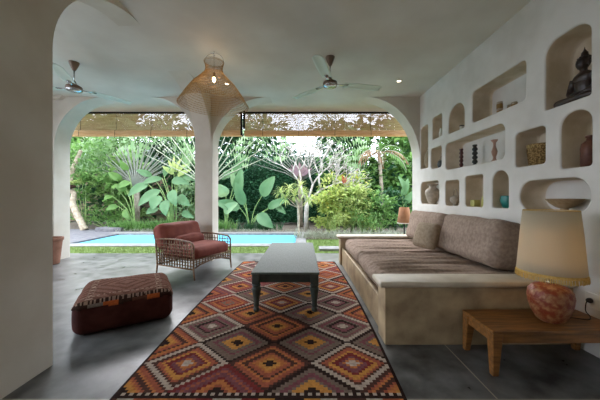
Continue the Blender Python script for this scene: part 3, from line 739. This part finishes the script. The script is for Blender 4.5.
# ================================================================== terrace edge, blinds
M_bamboo = mat('bamboo_slat', '#c4b090', '#a58b68', rough=.7, scale=3, stretch=(1, 30, 30), transl=.35)
M_bamboo2 = mat('bamboo_roll', '#ecd5ac', '#d6b688', rough=.65, scale=3, stretch=(2, 30, 30), transl=.4)
def blind(x0, x1, label):
    t = thing('roll_up_blind', label, 'blind', ((x0+x1)/2, 5.95, 2.56), 0, 'bamboo roll-up blinds at the terrace edge'); W = x1-x0
    m = MB(); z = .13; 
    while z < .52:
        h = .0088; m.box((0, random.uniform(-.002, .002), z), (W, .003, h)); z += .0110
    m.build('slats', M_bamboo, t, smooth=False)
    m = MB()
    for k in range(3):
        m.tube([(-W/2-.01, -.01-.012*k, .04+.035*k), (W/2+.01, -.01-.012*k, .04+.035*k)], .036-.004*k, 12)
    m.build('rolled_bottom', M_bamboo2, t, sharp=50)
    m = MB().box((0, .0, .535), (W, .03, .035)); m.build('head_rail', M_darkmetal, t, smooth=False)
    n = max(2, int(W/.75))
    for k in range(n):
        x = -W/2+W*(k+.5)/n; MB().tube([(x, -.062, .0), (x, -.058, .13), (x, -.008, .16), (x, -.008, .53)], .004, 5).build('pull_cord', M_darkmetal, t)
    return t
blind(-5.35, -1.37, 'left bamboo roll-up blind, half rolled, hanging behind the pillar')
blind(-1.29, 2.70, 'right bamboo roll-up blind, half rolled, hanging above the view of the croton shrubs')
t = thing('blind_bracket', 'black steel strap hanging in the gap between the two blinds', 'bracket', (-1.335, 5.95, 2.56))
for k, (dx, z0, z1) in enumerate(((-.02, .02, .55), (.035, .16, .56))): MB().box((dx, -.06, (z0+z1)/2), (.045, .02, z1-z0)).build('strap', M_darkmetal, t, smooth=False)

# ================================================================== ground and pool
M_soil = mat('leafy_soil', '#6f6455', '#4d4438', rough=1, scale=14, bump=.5, bscale=20)
M_lawn = mat('lawn_base', '#6f8248', '#5a7038', rough=1, scale=20)
M_grass = mat('grass_blades', '#7f9052', '#667c42', rough=.8, island=True, transl=.3)
M_stone = mat('grey_stone_paving', '#6b6968', '#585659', rough=.8, scale=6, bump=.2)
M_coping = mat('pale_stone_coping', '#82817c', '#6e6c68', rough=.8, scale=8, bump=.15)
M_tile = mat('aqua_pool_tile', '#7fd0e2', '#6ac2da', rough=.4, scale=10)
m = MB()
for x0, x1, y0, y1 in ((-60, 60, 9.0, 80), (-60, -6.2, -3, 9.0), (-.2, 60, -3, 9.0), (-6.2, -.2, 5.8, 7.0)):
    m.box(((x0+x1)/2, (y0+y1)/2, -.165), (x1-x0, y1-y0, .2))
struct(m.build('ground', M_soil, smooth=False))
struct(MB().box((0, -13, -.165), (60, 20, .2)).build('ground_rear', M_coping, smooth=False))
m = MB(); m.box((-3.2, 8.0, -1.25), (6.0, 2.0, .1)); m.box((-3.2, 9.0, -.65), (6.2, .1, 1.15)); m.box((-3.2, 7.0, -.65), (6.2, .1, 1.15)); m.box((-6.2, 8, -.65), (.1, 2, 1.15)); m.box((-.2, 8, -.65), (.1, 2, 1.15))
struct(m.build('pool_basin', M_tile, smooth=False))
def water_mat():
    m, nt, out = new_mat('pool_water'); N = nt.nodes; L = nt.links
    b = N.new('ShaderNodeBsdfPrincipled'); b.inputs['Base Color'].default_value = (*rgb('#66c2de'), 1); b.inputs['Roughness'].default_value = .08; b.inputs['Specular IOR Level'].default_value = .2
    b.inputs['IOR'].default_value = 1.12
    n = N.new('ShaderNodeTexNoise'); n.inputs['Scale'].default_value = 7; tc = N.new('ShaderNodeTexCoord'); L.new(tc.outputs['Object'], n.inputs[0])
    bu = N.new('ShaderNodeBump'); bu.inputs['Strength'].default_value = .25; bu.inputs['Distance'].default_value = .02; L.new(n.outputs['Fac'], bu.inputs['Height']); L.new(bu.outputs[0], b.inputs['Normal'])
    L.new(b.outputs[0], out.inputs[0]); return m
tag(MB().box((-3.2, 8.0, -.62), (5.9, 1.9, 1.16)).build('pool_water', water_mat(), smooth=False), 'bright turquoise swimming pool water behind the armchair', 'water', kind='stuff')
struct(MB().box((-1.5, 6.2, -.04), (15, .84, .05)).build('lawn', M_lawn, smooth=False))
struct(MB().box((3.4, 7.2, -.04), (6.6, 1.2, .05)).build('lawn_side', M_lawn, smooth=False))
m = MB(); m.box((-3.2, 6.81, -.02), (6.0, .38, .06)); m.box((-3.2, 9.2, -.02), (6.8, .42, .07)); m.box((-.06, 7.97, -.02), (.28, 2.02, .055))
struct(m.build('pool_coping', M_coping, smooth=False))
struct(MB().box((-8.2, 8.45, -.03), (4.0, 3.7, .065)).build('pool_deck', M_stone, smooth=False))
tag(MB().box((-6.95, 9.75, .06), (.9, .5, .16), ch=.02).build('stone_block', M_stone, sharp=40), 'low grey stone block at the far left corner of the pool', 'stone')
tag(MB().box((1.0, 6.27, .01), (1.25, .36, .06), ch=.01).build('paving_slab', M_coping, sharp=40), 'pale stepping slab in the lawn beyond the end of the sofa', 'slab')
m = MB(); R_ = random.Random(11)
for k in range(15000):
    if k < 9000: x, y = R_.uniform(-6.5, 3.5), R_.uniform(5.84, 6.58)
    else: x, y = R_.uniform(.15, 4.5), R_.uniform(6.55, 7.75)
    if .34 < x < 1.66 and 6.05 < y < 6.48: continue
    a = R_.uniform(0, 6.28); h = R_.uniform(.015, .045); dx, dy = cos(a)*.006, sin(a)*.006; lx, ly = R_.uniform(-.015, .015), R_.uniform(-.015, .015)
    m.add([(x-dx, y-dy, -.015), (x+dx, y+dy, -.015), (x+lx, y+ly, h)], [(0, 1, 2)])
tag(m.build('lawn_grass', M_grass, smooth=False, fix=False), 'short green lawn grass between the terrace and the pool', 'grass', kind='stuff')

# ================================================================== planting
def dim(h, k=.62): return tuple(c*k for c in rgb(h))
def green(name, a, b, tr=.35, rough=.5, spec=.3, k=.62): return mat(name, dim(a, k), dim(b, k), rough=rough, scale=2, island=True, transl=tr, spec=spec)
G_mid = green('leaf_mid_green', '#5f9148', '#93bd66', tr=.45); G_dark = green('leaf_dark_green', '#2c5534', '#4a7c4c')
G_ivy = green('ivy_green', '#25553a', '#4b8356', tr=.2); G_pale = green('leaf_pale_green', '#8fb57c', '#b8d49d')
G_blue = green('leaf_blue_green', '#629a5e', '#98c288', tr=.35, k=.48); G_yel = green('croton_yellow_green', '#8fb352', '#e6ea8c', tr=.5, k=.72)
G_lime = green('leaf_lime', '#a8c66c', '#dfe596', tr=.5, k=.68); G_grey = green('grey_wispy_leaf', '#97a085', '#c4c6ac')
G_fresh = green('leaf_fresh_green', '#7fae5a', '#b4d285', tr=.5, k=.7)
G_fan = green('palm_petiole', '#c8d0a8', '#e6e9cc', tr=.3, k=.5); G_fan2 = green('palm_petiole_grey', '#a3aa93', '#cfd2c0', tr=.3, k=.5)
G_rust = green('rusty_frond', '#a77b58', '#c7a079'); G_red = green('red_bract', '#c03a35', '#d9605a'); G_yf = green('yellow_leaf', '#d9d24f', '#eae37c')
M_bark = mat('pale_bark', '#b3a68f', '#8b7d69', rough=.9, scale=12, bump=.4, bscale=18)
M_frang = mat('frangipani_bark', '#b5afa4', '#928c82', rough=.85, scale=8, bump=.2, bscale=14)
M_trunk = mat('palm_trunk', '#8f8674', '#6e6655', rough=.95, scale=9, bump=.4, bscale=16)
M_stem = mat('green_stem', '#6d8a4c', '#89a262', rough=.6)
def W(px, py, Y): return Vector(((px-303)*Y/267, Y, 1.2-(py-198)*Y/267))

def shrub(name, loc, rx, ry, H, n, L, Wd, mt_, label, cat, seed=0, group=None, zlow=0.05, droop=.9, stems=7, extra=None, fold=.25, seg=3, up=.2):
    R = random.Random(seed); t = thing(name, label, cat, loc, 0, group); m = MB()
    cl = [(R.uniform(-.75, .75)*rx, R.uniform(-.75, .75)*ry, zlow*H+R.random()**.8*(1-zlow)*H*.92, R.uniform(.18, .34)*min(rx*1.6, H)) for _ in range(int(10+n/60))]
    m2 = MB()
    for k in range(n):
        c = cl[R.randrange(len(cl))]; th = R.uniform(0, 2*pi); cp = R.uniform(-.7, 1); sp = math.sqrt(1-cp*cp); r = c[3]*R.uniform(.5, 1.05)
        p = (c[0]+r*sp*cos(th), c[1]+r*sp*sin(th), max(.03, c[2]+r*cp*.8)); s_ = R.uniform(.65, 1.15)
        (m2 if extra and R.random() < extra[1] and p[2] > H*.45 else m).leaf(p, th+R.uniform(-.7, .7), R.uniform(-.4, .9)+up, L*s_, Wd*s_, droop*R.uniform(.5, 1.5), seg=seg, fold=fold, roll=R.uniform(-.4, .4))
    m.build('foliage', mt_, t, fix=False)
    if extra: m2.build('coloured_leaves', extra[0], t, fix=False)
    m = MB()
    for k in range(stems):
        c = cl[k % len(cl)]; m.tube([(c[0]*.15, c[1]*.15, 0), (c[0]*.6, c[1]*.6, c[2]*.5), c[:3]], [.018, .012, .006], 5)
    if stems: m.build('stems', M_stem, t)
    return t

# backdrop: garden wall, ivy, far trees
struct(MB().box((-7, 14.2, 1.3), (40, .25, 2.6)).build('garden_wall', mat('ochre_garden_wall', '#7d6a55', '#5f5a44', rough=.9, scale=3), smooth=False))
def ivy(name, x0, x1, z1, y, n, L, Wd, mt_, label, seed, cat='ivy', zf=None):
    R = random.Random(seed); m = MB()
    for k in range(n):
        x = R.uniform(x0, x1); z = R.uniform(0.02, 1)*(z1+.25*noise.noise(Vector((x*.9, seed, 0)))*2)
        bul = .35*noise.noise(Vector((x*1.1, z*1.3, seed)))+.15*noise.noise(Vector((x*4, z*4, seed)))
        m.leaf((x, y-.25+bul+R.uniform(-.08, .08), z), -pi/2+R.uniform(-1.1, 1.1), R.uniform(-.5, .6), L*R.uniform(.6, 1.2), Wd*R.uniform(.7, 1.2), R.uniform(.3, 1.3), seg=2, roll=R.uniform(-.5, .5))
    o = m.build(name, mt_, None, fix=False)
    return tag(o, label, cat)
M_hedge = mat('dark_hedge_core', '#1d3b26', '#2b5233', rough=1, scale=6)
t = ivy('climbing_ivy', -4.2, 1.4, 3.4, 12.9, 5200, .17, .12, G_ivy, 'dark green ivy wall seen behind the paddle leaved plants', 2)
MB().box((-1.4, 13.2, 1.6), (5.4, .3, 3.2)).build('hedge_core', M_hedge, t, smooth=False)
# far trees
for i, (x, y, z, rx, H, n, g, lab) in enumerate((
    (-11.5, 15.5, 0, 2.2, 6.6, 2200, G_mid, 'mid green tree at the far left of the garden'),
    (-8.2, 15.5, 0, 1.9, 6.0, 2000, G_dark, 'dark leafy tree behind the left fan palm'),
    (-4.9, 15.2, 0, 1.9, 5.6, 1700, G_dark, 'dark leafy tree behind the pillar'),
    (5.4, 14.6, 0, 2.0, 5.4, 1800, G_mid, 'mid green tree beyond the right end of the garden'),
    (2.2, 15.4, 0, 2.0, 5.6, 1700, G_dark, 'dark green tree behind the frangipani'))):
    shrub('garden_tree', (x, y, z), rx, .9, H, n, .5, .24, g, lab, 'tree', seed=30+i, group=None, zlow=.1, stems=5)
for i, (x, y, rx, H, lab) in enumerate(((-14.5, 18.5, 3.2, 6.4, 'tall dark tree far left, behind the mid green one'), (-3.2, 18, 3.0, 6.2, 'tall dark tree far behind the ivy wall'), (8.2, 18, 3.0, 6.6, 'tall dark tree far right behind the leafy hedge'))):
    shrub('background_tree', (x, y, 0), rx, 1.2, H, 2600, .55, .28, G_dark, lab, 'tree', seed=80+i, zlow=.1, stems=5)
# neighbouring house
t = thing('neighbour_house', 'pale grey neighbouring house roof seen between palm leaves beyond the garden', 'house', (-10.5, 21, 0))
MB().box((0, 0, 1.9), (4.2, 3, 3.8)).build('wall', mat('grey_render', '#b9b9ba', '#a8a8aa'), t, smooth=False)
MB().prism([(-2.5, 3.8), (2.5, 3.8), (1.3, 5.2), (-1.3, 5.2)], 'y', -1.9, 1.9).build('roof', mat('pale_roof_tiles', '#c2c0c4', '#adabb0', wave=('Z', 6, .2)), t, smooth=False)
MB().box((.6, -1.5, 2.6), (.9, .08, .9)).build('window', mat('dark_glass', '#4b5257', rough=.2), t, smooth=False)

# leaning trunk at far left, with staghorn fern
t = thing('leaning_tree', 'pale leaning tree trunk at the left edge of the pool deck', 'tree', (-8.2, 10.0, 0))
tr = [(0.02, 0, 0), (-.1, 0, .28), (-.28, 0, .62), (-.42, .0, 1.0), (-.38, 0, 1.35), (-.52, 0, 1.62), (-.50, .1, 2.3), (-.2, .1, 3.0)]
MB().tube(bez(tr, 5), [.125-.0018*i for i in range(36)], 12).build('trunk', M_bark, t)
m = MB(); R_ = random.Random(4)
for k in range(220):
    a = R_.uniform(0, 6.28); m.leaf((-.35+R_.uniform(-.7, 1.1), R_.uniform(-.4, .4), R_.uniform(1.9, 3.6)), a, R_.uniform(-.3, .9), .42, .08, 1.3, seg=3, roll=R_.uniform(-.4, .4))
m.build('foliage', G_mid, t, fix=False)
t = thing('hanging_fern_basket', 'dark round fern nest fixed to the leaning trunk at the left', 'fern', (-8.58, 9.80, 1.62))
MB().lathe([(.02, -.10), (.13, -.06), (.2, .0), (.19, .05), (.05, .07)], n=20).build('nest', mat('dark_fibre', '#2e1f18', '#40291e', rough=1, scale=30, bump=.5), t)
m = MB()
for k in range(34): m.leaf((.05*cos(k), .05*sin(k), .04), k*2.4, .5+.5*R_.random(), .55, .07, 1.2, seg=4)
m.build('fronds', G_lime, t, fix=False)

# leafy left group
shrub('ginger_shrub', (-9.1, 11.2, 0), .75, .5, 3.5, 620, .42, .11, G_mid, 'tall upright leafy ginger shrub at far left behind the leaning trunk', 'shrub', seed=1, up=.35)
shrub('ginger_shrub', (-7.7, 11.3, 0), .85, .5, 3.3, 700, .40, .13, G_fresh, 'bright upright leafy ginger shrub left of the fan palm', 'shrub', seed=2, up=.3)
shrub('broadleaf_shrub', (-7.35, 10.7, 0), .6, .4, 2.3, 210, .36, .22, G_mid, 'broad leaved shrub in front of the bright ginger shrub', 'shrub', seed=3, up=-.1)
shrub('low_shrub', (-7.5, 10.4, 0), 1.1, .35, .75, 420, .22, .05, G_mid, 'low narrow leaved planting along the left garden bed', 'shrub', seed=4, up=.4)
shrub('dark_shrub', (-8.9, 12.6, 0), 2.0, .3, 3.0, 1900, .30, .15, G_dark, 'dark shrub low behind the left garden bed', 'shrub', seed=5)
shrub('dark_shrub', (-5.4, 12.6, 0), 1.6, .3, 3.3, 1700, .28, .15, G_dark, 'dark shrub behind the round leaved plants', 'shrub', seed=6)

def fan_palm(loc, hub, n, Lp, spread, label, mt_, seed, Lb=1.3, rz=0, blade=G_pale, rt=.12, pr=.018):
    R = random.Random(seed); t = thing('traveller_palm', label, 'palm', loc, rz)
    MB().tube([(0, 0, 0), (.02, 0, hub*.5), (0, 0, hub)], [rt, rt*.85, rt*.8], 12).build('trunk', M_trunk, t)
    for k in range(n):
        a = -spread+2*spread*k/(n-1)+R.uniform(-.02, .02); L = Lp*R.uniform(.92, 1.08); dx, dz = sin(a), cos(a)
        y = .03*(k % 2*2-1); pts = [(dx*.02, y, hub-.15), (dx*.3*Lp, y, hub+dz*.3*Lp), (dx*L*.75, y+.04, hub+dz*L*.75), (dx*L, y+.06, hub+dz*L)]
        f = MB().tube(pts, [pr*2.6, pr*1.6, pr, pr*.8], 6, flat=.6).build('frond_stalk', mt_, t)
        m = MB()
        base = Vector(pts[-1]); nseg = 12; p = base; ang = a; w = .34
        for s_ in range(nseg):      # torn paddle blade: strips on both sides of the midrib
            ang += (.05 if a >= 0 else -.05)*(1+s_*.12); d = Vector((sin(ang), .05, cos(ang)))
            for sd in (-1, 1):
                out = Vector((cos(ang)*sd, R.uniform(-.3, .3), -sin(ang)*sd)); yy = math.atan2(out.y, out.x); pt = math.asin(max(-1, min(1, out.z/out.length)))
                m.leaf(p, yy, pt+.5*dz, w*R.uniform(.75, 1.05)*sin(pi*min(1, .25+s_/nseg*.75)), .13, .9, seg=2, shp=.6, fold=.1)
            p = p+d*(Lb/nseg)
        m.build('frond_blade', blade, f, fix=False)
    return t
fan_palm((-6.55, 10.5, 0), 1.75, 27, 1.6, 1.15, 'fan shaped traveller palm with grey green stalks beyond the left part of the pool', G_fan2, 1, pr=.030)
fan_palm((-3.5, 9.75, 0), 1.72, 15, 2.35, 1.15, 'traveller palm hidden behind the pillar with thin pale stalks spreading both sides', G_fan, 2, pr=.023)
fan_palm((-.12, 11.0, 0), 2.05, 21, 2.1, 1.28, 'traveller palm with whitish stalks and a pinkish heart, right of the dark ivy', G_fan2, 3, pr=.019)
m = MB()
for k in range(7):
    a = -.9+.3*k; m.leaf((0, -.06, -.1), 0 if a > 0 else pi, pi/2-abs(a), .62, .17, .1, seg=4, roll=pi/2)
t = thing('flower_bract', 'dusty pink fan shaped heart at the centre of the right traveller palm', 'bract', (-.12, 10.86, 2.15)); m.build('bracts', green('dusty_pink_bract', '#a98590', '#c7a9a8'), t, fix=False)
m = MB().tube([(0, 0, -.45), (0, 0, 0), (0, 0, .35)], [.06, .09, .03], 10); m.build('sheath', green('sheath', '#b59a7c', '#c8c08a'), t)

# paddle leaved plants: explicit leaves (base px, tip px)
def paddle(name, base, leaves, mt_, label, Y, cat='plant'):
    b = W(base[0], 228, Y); b.z = 0; t = thing(name, label, cat, b)
    for (cx, cy, tx, ty, wpx, dy) in leaves:
        c = W(cx, cy, Y+dy)-b; e = W(tx, ty, Y+dy-.25)-b
        MB().tube(bez([(0, 0, 0), (c.x*.35, c.y*.5, c.z*.6), tuple(c)], 4), [.018]*3+[.014]*3+[.011]*3, 6).build('leaf_stalk', M_stem, t)
        d = e-c; L = d.length*1.02; n = 9; w = wpx*Y/267*.38
        side = d.cross(Vector((0, -1, .25))).normalized(); up = side.cross(d).normalized()
        if up.y > 0: up = -up
        def g(u, v):
            p = c+d*u+up*.10*L*sin(pi*u); q = (v-.5)*2; ww = w*(sin(pi*min(1, u**.75*.985+.012))**.75)
            return p+side*q*ww+up*(abs(q)*ww*.28+.006*sin(u*60))
        MB().grid(g, 12, 6).build('leaf_blade', mt_, t, fix=False)
paddle('paddle_leaf_plant', (250, 228), [(238, 196, 242, 168, 14, 0), (244, 205, 236, 182, 13, -.2), (262, 196, 275, 176, 17, .1), (268, 208, 288, 199, 11, 0),
       (258, 214, 273, 228, 15, -.4), (240, 208, 214, 202, 14, -.3), (276, 205, 286, 214, 8, 0), (232, 176, 246, 158, 10, .2), (232, 172, 222, 180, 12, .2)], G_blue, 'big paddle leaved plant at the middle of the garden beyond the pool', 9.9)
paddle('paddle_leaf_plant', (226, 228), [(226, 196, 218, 184, 16, 0), (224, 212, 238, 203, 13, -.2), (236, 190, 232, 168, 8, .3), (234, 185, 244, 172, 8, .3)], G_pale, 'pale paddle leaved plant just right of the pillar', 9.7)
paddle('round_leaf_plant', (172, 228), [(160, 190, 138, 206, 13, 0), (148, 184, 128, 196, 12, 0), (160, 196, 152, 210, 15, -.2), (166, 200, 166, 216, 13, -.3), (172, 190, 176, 206, 13, -.2), (178, 196, 190, 206, 13, 0),
       (162, 178, 142, 184, 9, .2), (152, 176, 136, 170, 9, .3), (172, 180, 190, 184, 11, .2), (180, 176, 196, 180, 11, .2), (164, 176, 172, 166, 10, .3), (182, 212, 194, 218, 9, 0), (158, 208, 146, 214, 10, 0)], G_blue, 'round leaved plant beyond the pool behind the armchair', 9.9)
paddle('broad_leaf_clump', (135, 228), [(122, 180, 108, 172, 10, .1), (126, 190, 114, 184, 9, 0), (130, 182, 118, 188, 10, 0), (128, 170, 120, 160, 9, .2), (118, 206, 106, 210, 8, 0), (112, 196, 104, 200, 8, 0), (124, 210, 130, 220, 8, 0), (110, 182, 102, 176, 8, .2)], G_mid, 'mid green broad leaved clump at the foot of the left fan palm', 10.2)
paddle('yellow_tip_plant', (176, 228), [(176, 172, 168, 160, 5, 0), (176, 172, 174, 156, 5, 0), (176, 172, 182, 158, 5, 0), (178, 172, 188, 164, 6, 0), (178, 176, 192, 170, 7, 0), (174, 174, 162, 166, 6, 0)], G_lime, 'bright lime shoots rising above the round leaved plant', 10.1)
t = shrub('ti_shrub', (-4.45, 10.9, 0), .55, .4, 2.4, 240, .45, .12, G_pale, 'pale strappy shrub directly left of the pillar', 'shrub', seed=12)

def tuft(name, loc, rx, ry, n, L, w, mt_, label, seed, cat='grass clump', lean=.35):
    R = random.Random(seed); m = MB()
    for k in range(n):
        x, y = R.gauss(0, rx*.5), R.gauss(0, ry*.5); x = max(-rx, min(rx, x)); y = max(-ry, min(ry, y))
        m.leaf((x, y, 0), R.uniform(0, 6.28), 1.45-R.random()*lean, L*R.uniform(.6, 1.1), w, R.uniform(.4, 1.6), seg=4, fold=.15, shp=.5)
    o = m.build(name, mt_, None, fix=False); o.location = loc; return tag(o, label, cat)
tuft('lily_grass', (-6.2, 9.75, 0), .8, .2, 420, .55, .022, G_mid, 'upright green lily grass at the pool edge left of the armchair', 1)
tuft('lily_grass', (-4.9, 9.75, 0), .75, .2, 420, .60, .022, G_mid, 'upright green lily grass right behind the armchair back', 2)
tuft('lily_grass', (-3.0, 9.7, 0), .6, .2, 260, .55, .024, G_mid, 'upright green lily grass right of the pillar', 3)
tuft('lily_grass', (-1.7, 9.8, 0), .9, .2, 360, .45, .024, G_dark, 'darker lily grass under the paddle leaves', 4)
for i, (x, y, lab) in enumerate(((.5, 8.1, 'wispy grey green grass at the right end of the pool'), (1.5, 8.0, 'wispy grey green grass behind the far sofa arm'), (2.7, 8.0, 'wispy grey green grass near the terracotta shade lamp'))):
    tuft('wispy_grass', (x, y, 0), .75, .35, 520, .36, .014, G_grey, lab, 20+i, lean=.9)
tuft('wispy_grass', (-2.4, 9.4, .02), 2.6, .12, 700, .16, .012, G_grey, 'low dry fringe of grass along the far pool edge', 31, lean=.9)
tuft('wispy_grass', (-5.3, 9.5, .02), 1.3, .12, 400, .16, .012, G_grey, 'low dry fringe of grass behind the left half of the pool', 32, lean=.9)

# dragon tree on thin trunk
t = thing('spiky_tree', 'small tree with thin bare trunk and spiky yellow green heads at the right pool end', 'tree', (-.14, 8.4, 0))
MB().tube(bez([(0, 0, 0), (.0, 0, .5), (-.02, 0, .95), (-.05, 0, 1.2)], 4), [.035]*13, 8).build('trunk', M_bark, t)
m = MB()
for hx, hz, bx in ((-.12, 1.25, 0), (.18, 1.3, 0), (-.42, 1.15, 0), (-.55, 1.35, 0), (-.28, 1.5, 0), (.05, 1.55, 0), (.3, 1.12, 0)):
    for k in range(34): m.leaf((hx, R_.uniform(-.15, .15), hz), R_.uniform(0, 6.28), R_.uniform(-.5, 1.4), .33, .032, 1.2, seg=4, fold=.2)
m.build('foliage', G_lime, t, fix=False)
m = MB()
for hx, hz in ((-.12, 1.25), (.18, 1.3), (-.42, 1.15), (-.55, 1.35), (-.28, 1.5), (.05, 1.55), (.3, 1.12)): m.tube([(-.03, 0, .9), (hx*.6, 0, hz-.15), (hx, 0, hz)], [.02, .014, .012], 6)
m.build('branches', M_bark, t)

# frangipani, bare pale branches
t = thing('frangipani_tree', 'bare pale frangipani with forked branches above the croton shrubs', 'tree', (.15, 10.0, 0))
m = MB(); Rf = random.Random(5); ends = []
def branch(p, d, L, r, dep):
    q1 = p+d*L*.5+Vector((Rf.uniform(-.04, .04), Rf.uniform(-.04, .04), 0)); q = p+d*L
    m.tube([p, q1, q], [r, r*.88, r*.78], 7)
    if dep == 0: ends.append((q, d)); return
    n = 3 if dep > 2 and Rf.random() < .5 else 2
    a0 = Rf.uniform(0, pi)
    for k in range(n):
        a = a0+2*pi*k/n; perp = Vector((cos(a), sin(a)*.6, sin(a)*.45)); nd = (d*.75+perp*Rf.uniform(.45, .75)+Vector((0, 0, .12))).normalized()
        branch(q, nd, L*Rf.uniform(.68, .86), r*.72, dep-1)
for d0 in ((.75, -.05, .65), (.3, .1, .9), (-.35, 0, .9), (1.0, .1, .42)):
    branch(Vector((0, 0, 1.05)), Vector(d0).normalized(), .70, .05, 5)
m.tube([(0, 0, 0), (-.03, 0, .5), (0, 0, 1.08)], [.11, .09, .08], 10)
m.build('branches', M_frang, t)
m = MB()
for q, d in ends[::2]:
    for k in range(2): m.leaf(q, Rf.uniform(0, 6.28), .6, .18, .06, .6, seg=3)
m.build('young_leaves', G_pale, t, fix=False)

# croton bushes and right bed
CR = [(.85, 9.3, .6, 1.75, 620, G_yel, 'croton bush with yellow green leaves nearest the pool'), (1.75, 9.2, .65, 1.6, 700, G_lime, 'light lime croton bush in the middle of the right bed'),
      (1.5, 10.0, .8, 2.3, 640, G_yel, 'tall yellow green croton bush behind the middle of the right bed'), (2.65, 9.4, .6, 1.45, 560, G_mid, 'mid green bush behind the far sofa cushion'),
      (3.3, 9.9, .6, 1.6, 480, G_dark, 'dark leafy bush at the right edge of the view')]
for i, (x, y, rx, H, n, g, lab) in enumerate(CR):
    shrub('croton_bush', (x, y, 0), rx, .4, H, int(n*1.5), .20, .075, g, lab, 'bush', seed=50+i, extra=(G_yf, .10) if i in (0, 2) else None)
shrub('fine_leaf_bush', (1.05, 8.75, 0), .35, .25, .75, 420, .13, .03, G_lime, 'small fine leaved lime bush low in front of the crotons', 'bush', seed=61)
shrub('fine_leaf_bush', (2.05, 8.7, 0), .5, .25, .7, 420, .15, .035, G_mid, 'small fine leaved green bush low in front of the crotons', 'bush', seed=62)
t = thing('heliconia_flower', 'red heliconia flower above the croton bushes', 'flower', (1.45, 9.35, 0))
MB().tube([(0, 0, 0), (.02, 0, 1.0), (0, 0, 1.72)], .012, 6).build('stem', M_stem, t)
m = MB()
for k in range(7): m.leaf((0, 0, 1.66+.03*k), (0 if k % 2 else pi)+.2, .9, .20, .07, -.3, seg=3, fold=.6)
m.build('bracts', G_red, t, fix=False)
# philodendron wall on the right
t = ivy('philodendron_hedge', .7, 5.6, 3.0, 12.0, 1700, .36, .24, G_mid, 'tall hedge of big green philodendron leaves on the right', 7, 'hedge')
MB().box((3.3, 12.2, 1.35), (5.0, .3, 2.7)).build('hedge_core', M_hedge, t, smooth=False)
paddle('elephant_ear_plant', (404, 228), [(402, 196, 408, 178, 9, 0), (406, 192, 398, 176, 8, 0), (404, 204, 414, 190, 9, 0)], G_blue, 'pale blue green elephant ear leaves beside the right jamb', 9.8)
# rusty palm
t = thing('rusty_palm', 'palm with drooping rust coloured fronds under the right blind', 'palm', (3.35, 11.4, 0))
MB().tube([(0, 0, 0), (0, 0, 1.6), (-.1, 0, 3.1)], [.10, .08, .07], 10).build('trunk', M_trunk, t)
for k in range(9):
    a = [2.9, 2.4, .2, .6, 3.4, -.3, 3.9, 1.5, 4.7][k]; e = [.35, .8, .5, .9, .1, .2, .5, 1.1, .3][k]; m = MB(); p = Vector((-.1, 0, 3.1)); rib = [p]
    for s_ in range(14):
        d = Vector((cos(a)*cos(e), sin(a)*cos(e)*.5, sin(e))); p = p+d*.11; rib.append(p); e -= .12
        for sd in (-1, 1): m.leaf(p, a+sd*1.2, e-.3, .38*sin(pi*(.2+.75*s_/14)), .06, .8, seg=2)
    f = m.build('frond', G_rust if k % 2 == 0 else G_mid, t, fix=False); MB().tube(rib, .012, 5).build('frond_rib', G_fan, f)

# lamp on the terrace beyond the sofa
t = thing('terrace_lamp', 'standing lamp with terracotta coloured shade beyond the far end of the sofa', 'lamp', (2.17, 5.72, 0))
MB().lathe([(.12, 0), (.12, .02), (.02, .03), (.015, .06), (.015, .70)], n=24).build('stand', M_darkmetal, t, sharp=40)
sh = MB().lathe([(.095, 1.0), (.145, .66)], n=36, cap=False).build('lamp_shade', mat('tan_shade', '#b98a68', '#a87b5a', rough=.9, transl=.3), t, fix=False); sh.modifiers.new('s', 'SOLIDIFY').thickness = .003
MB().lathe([(.146, .655), (.148, .665), (.146, .675)], n=36, cap=False).build('shade_trim', M_white, sh)
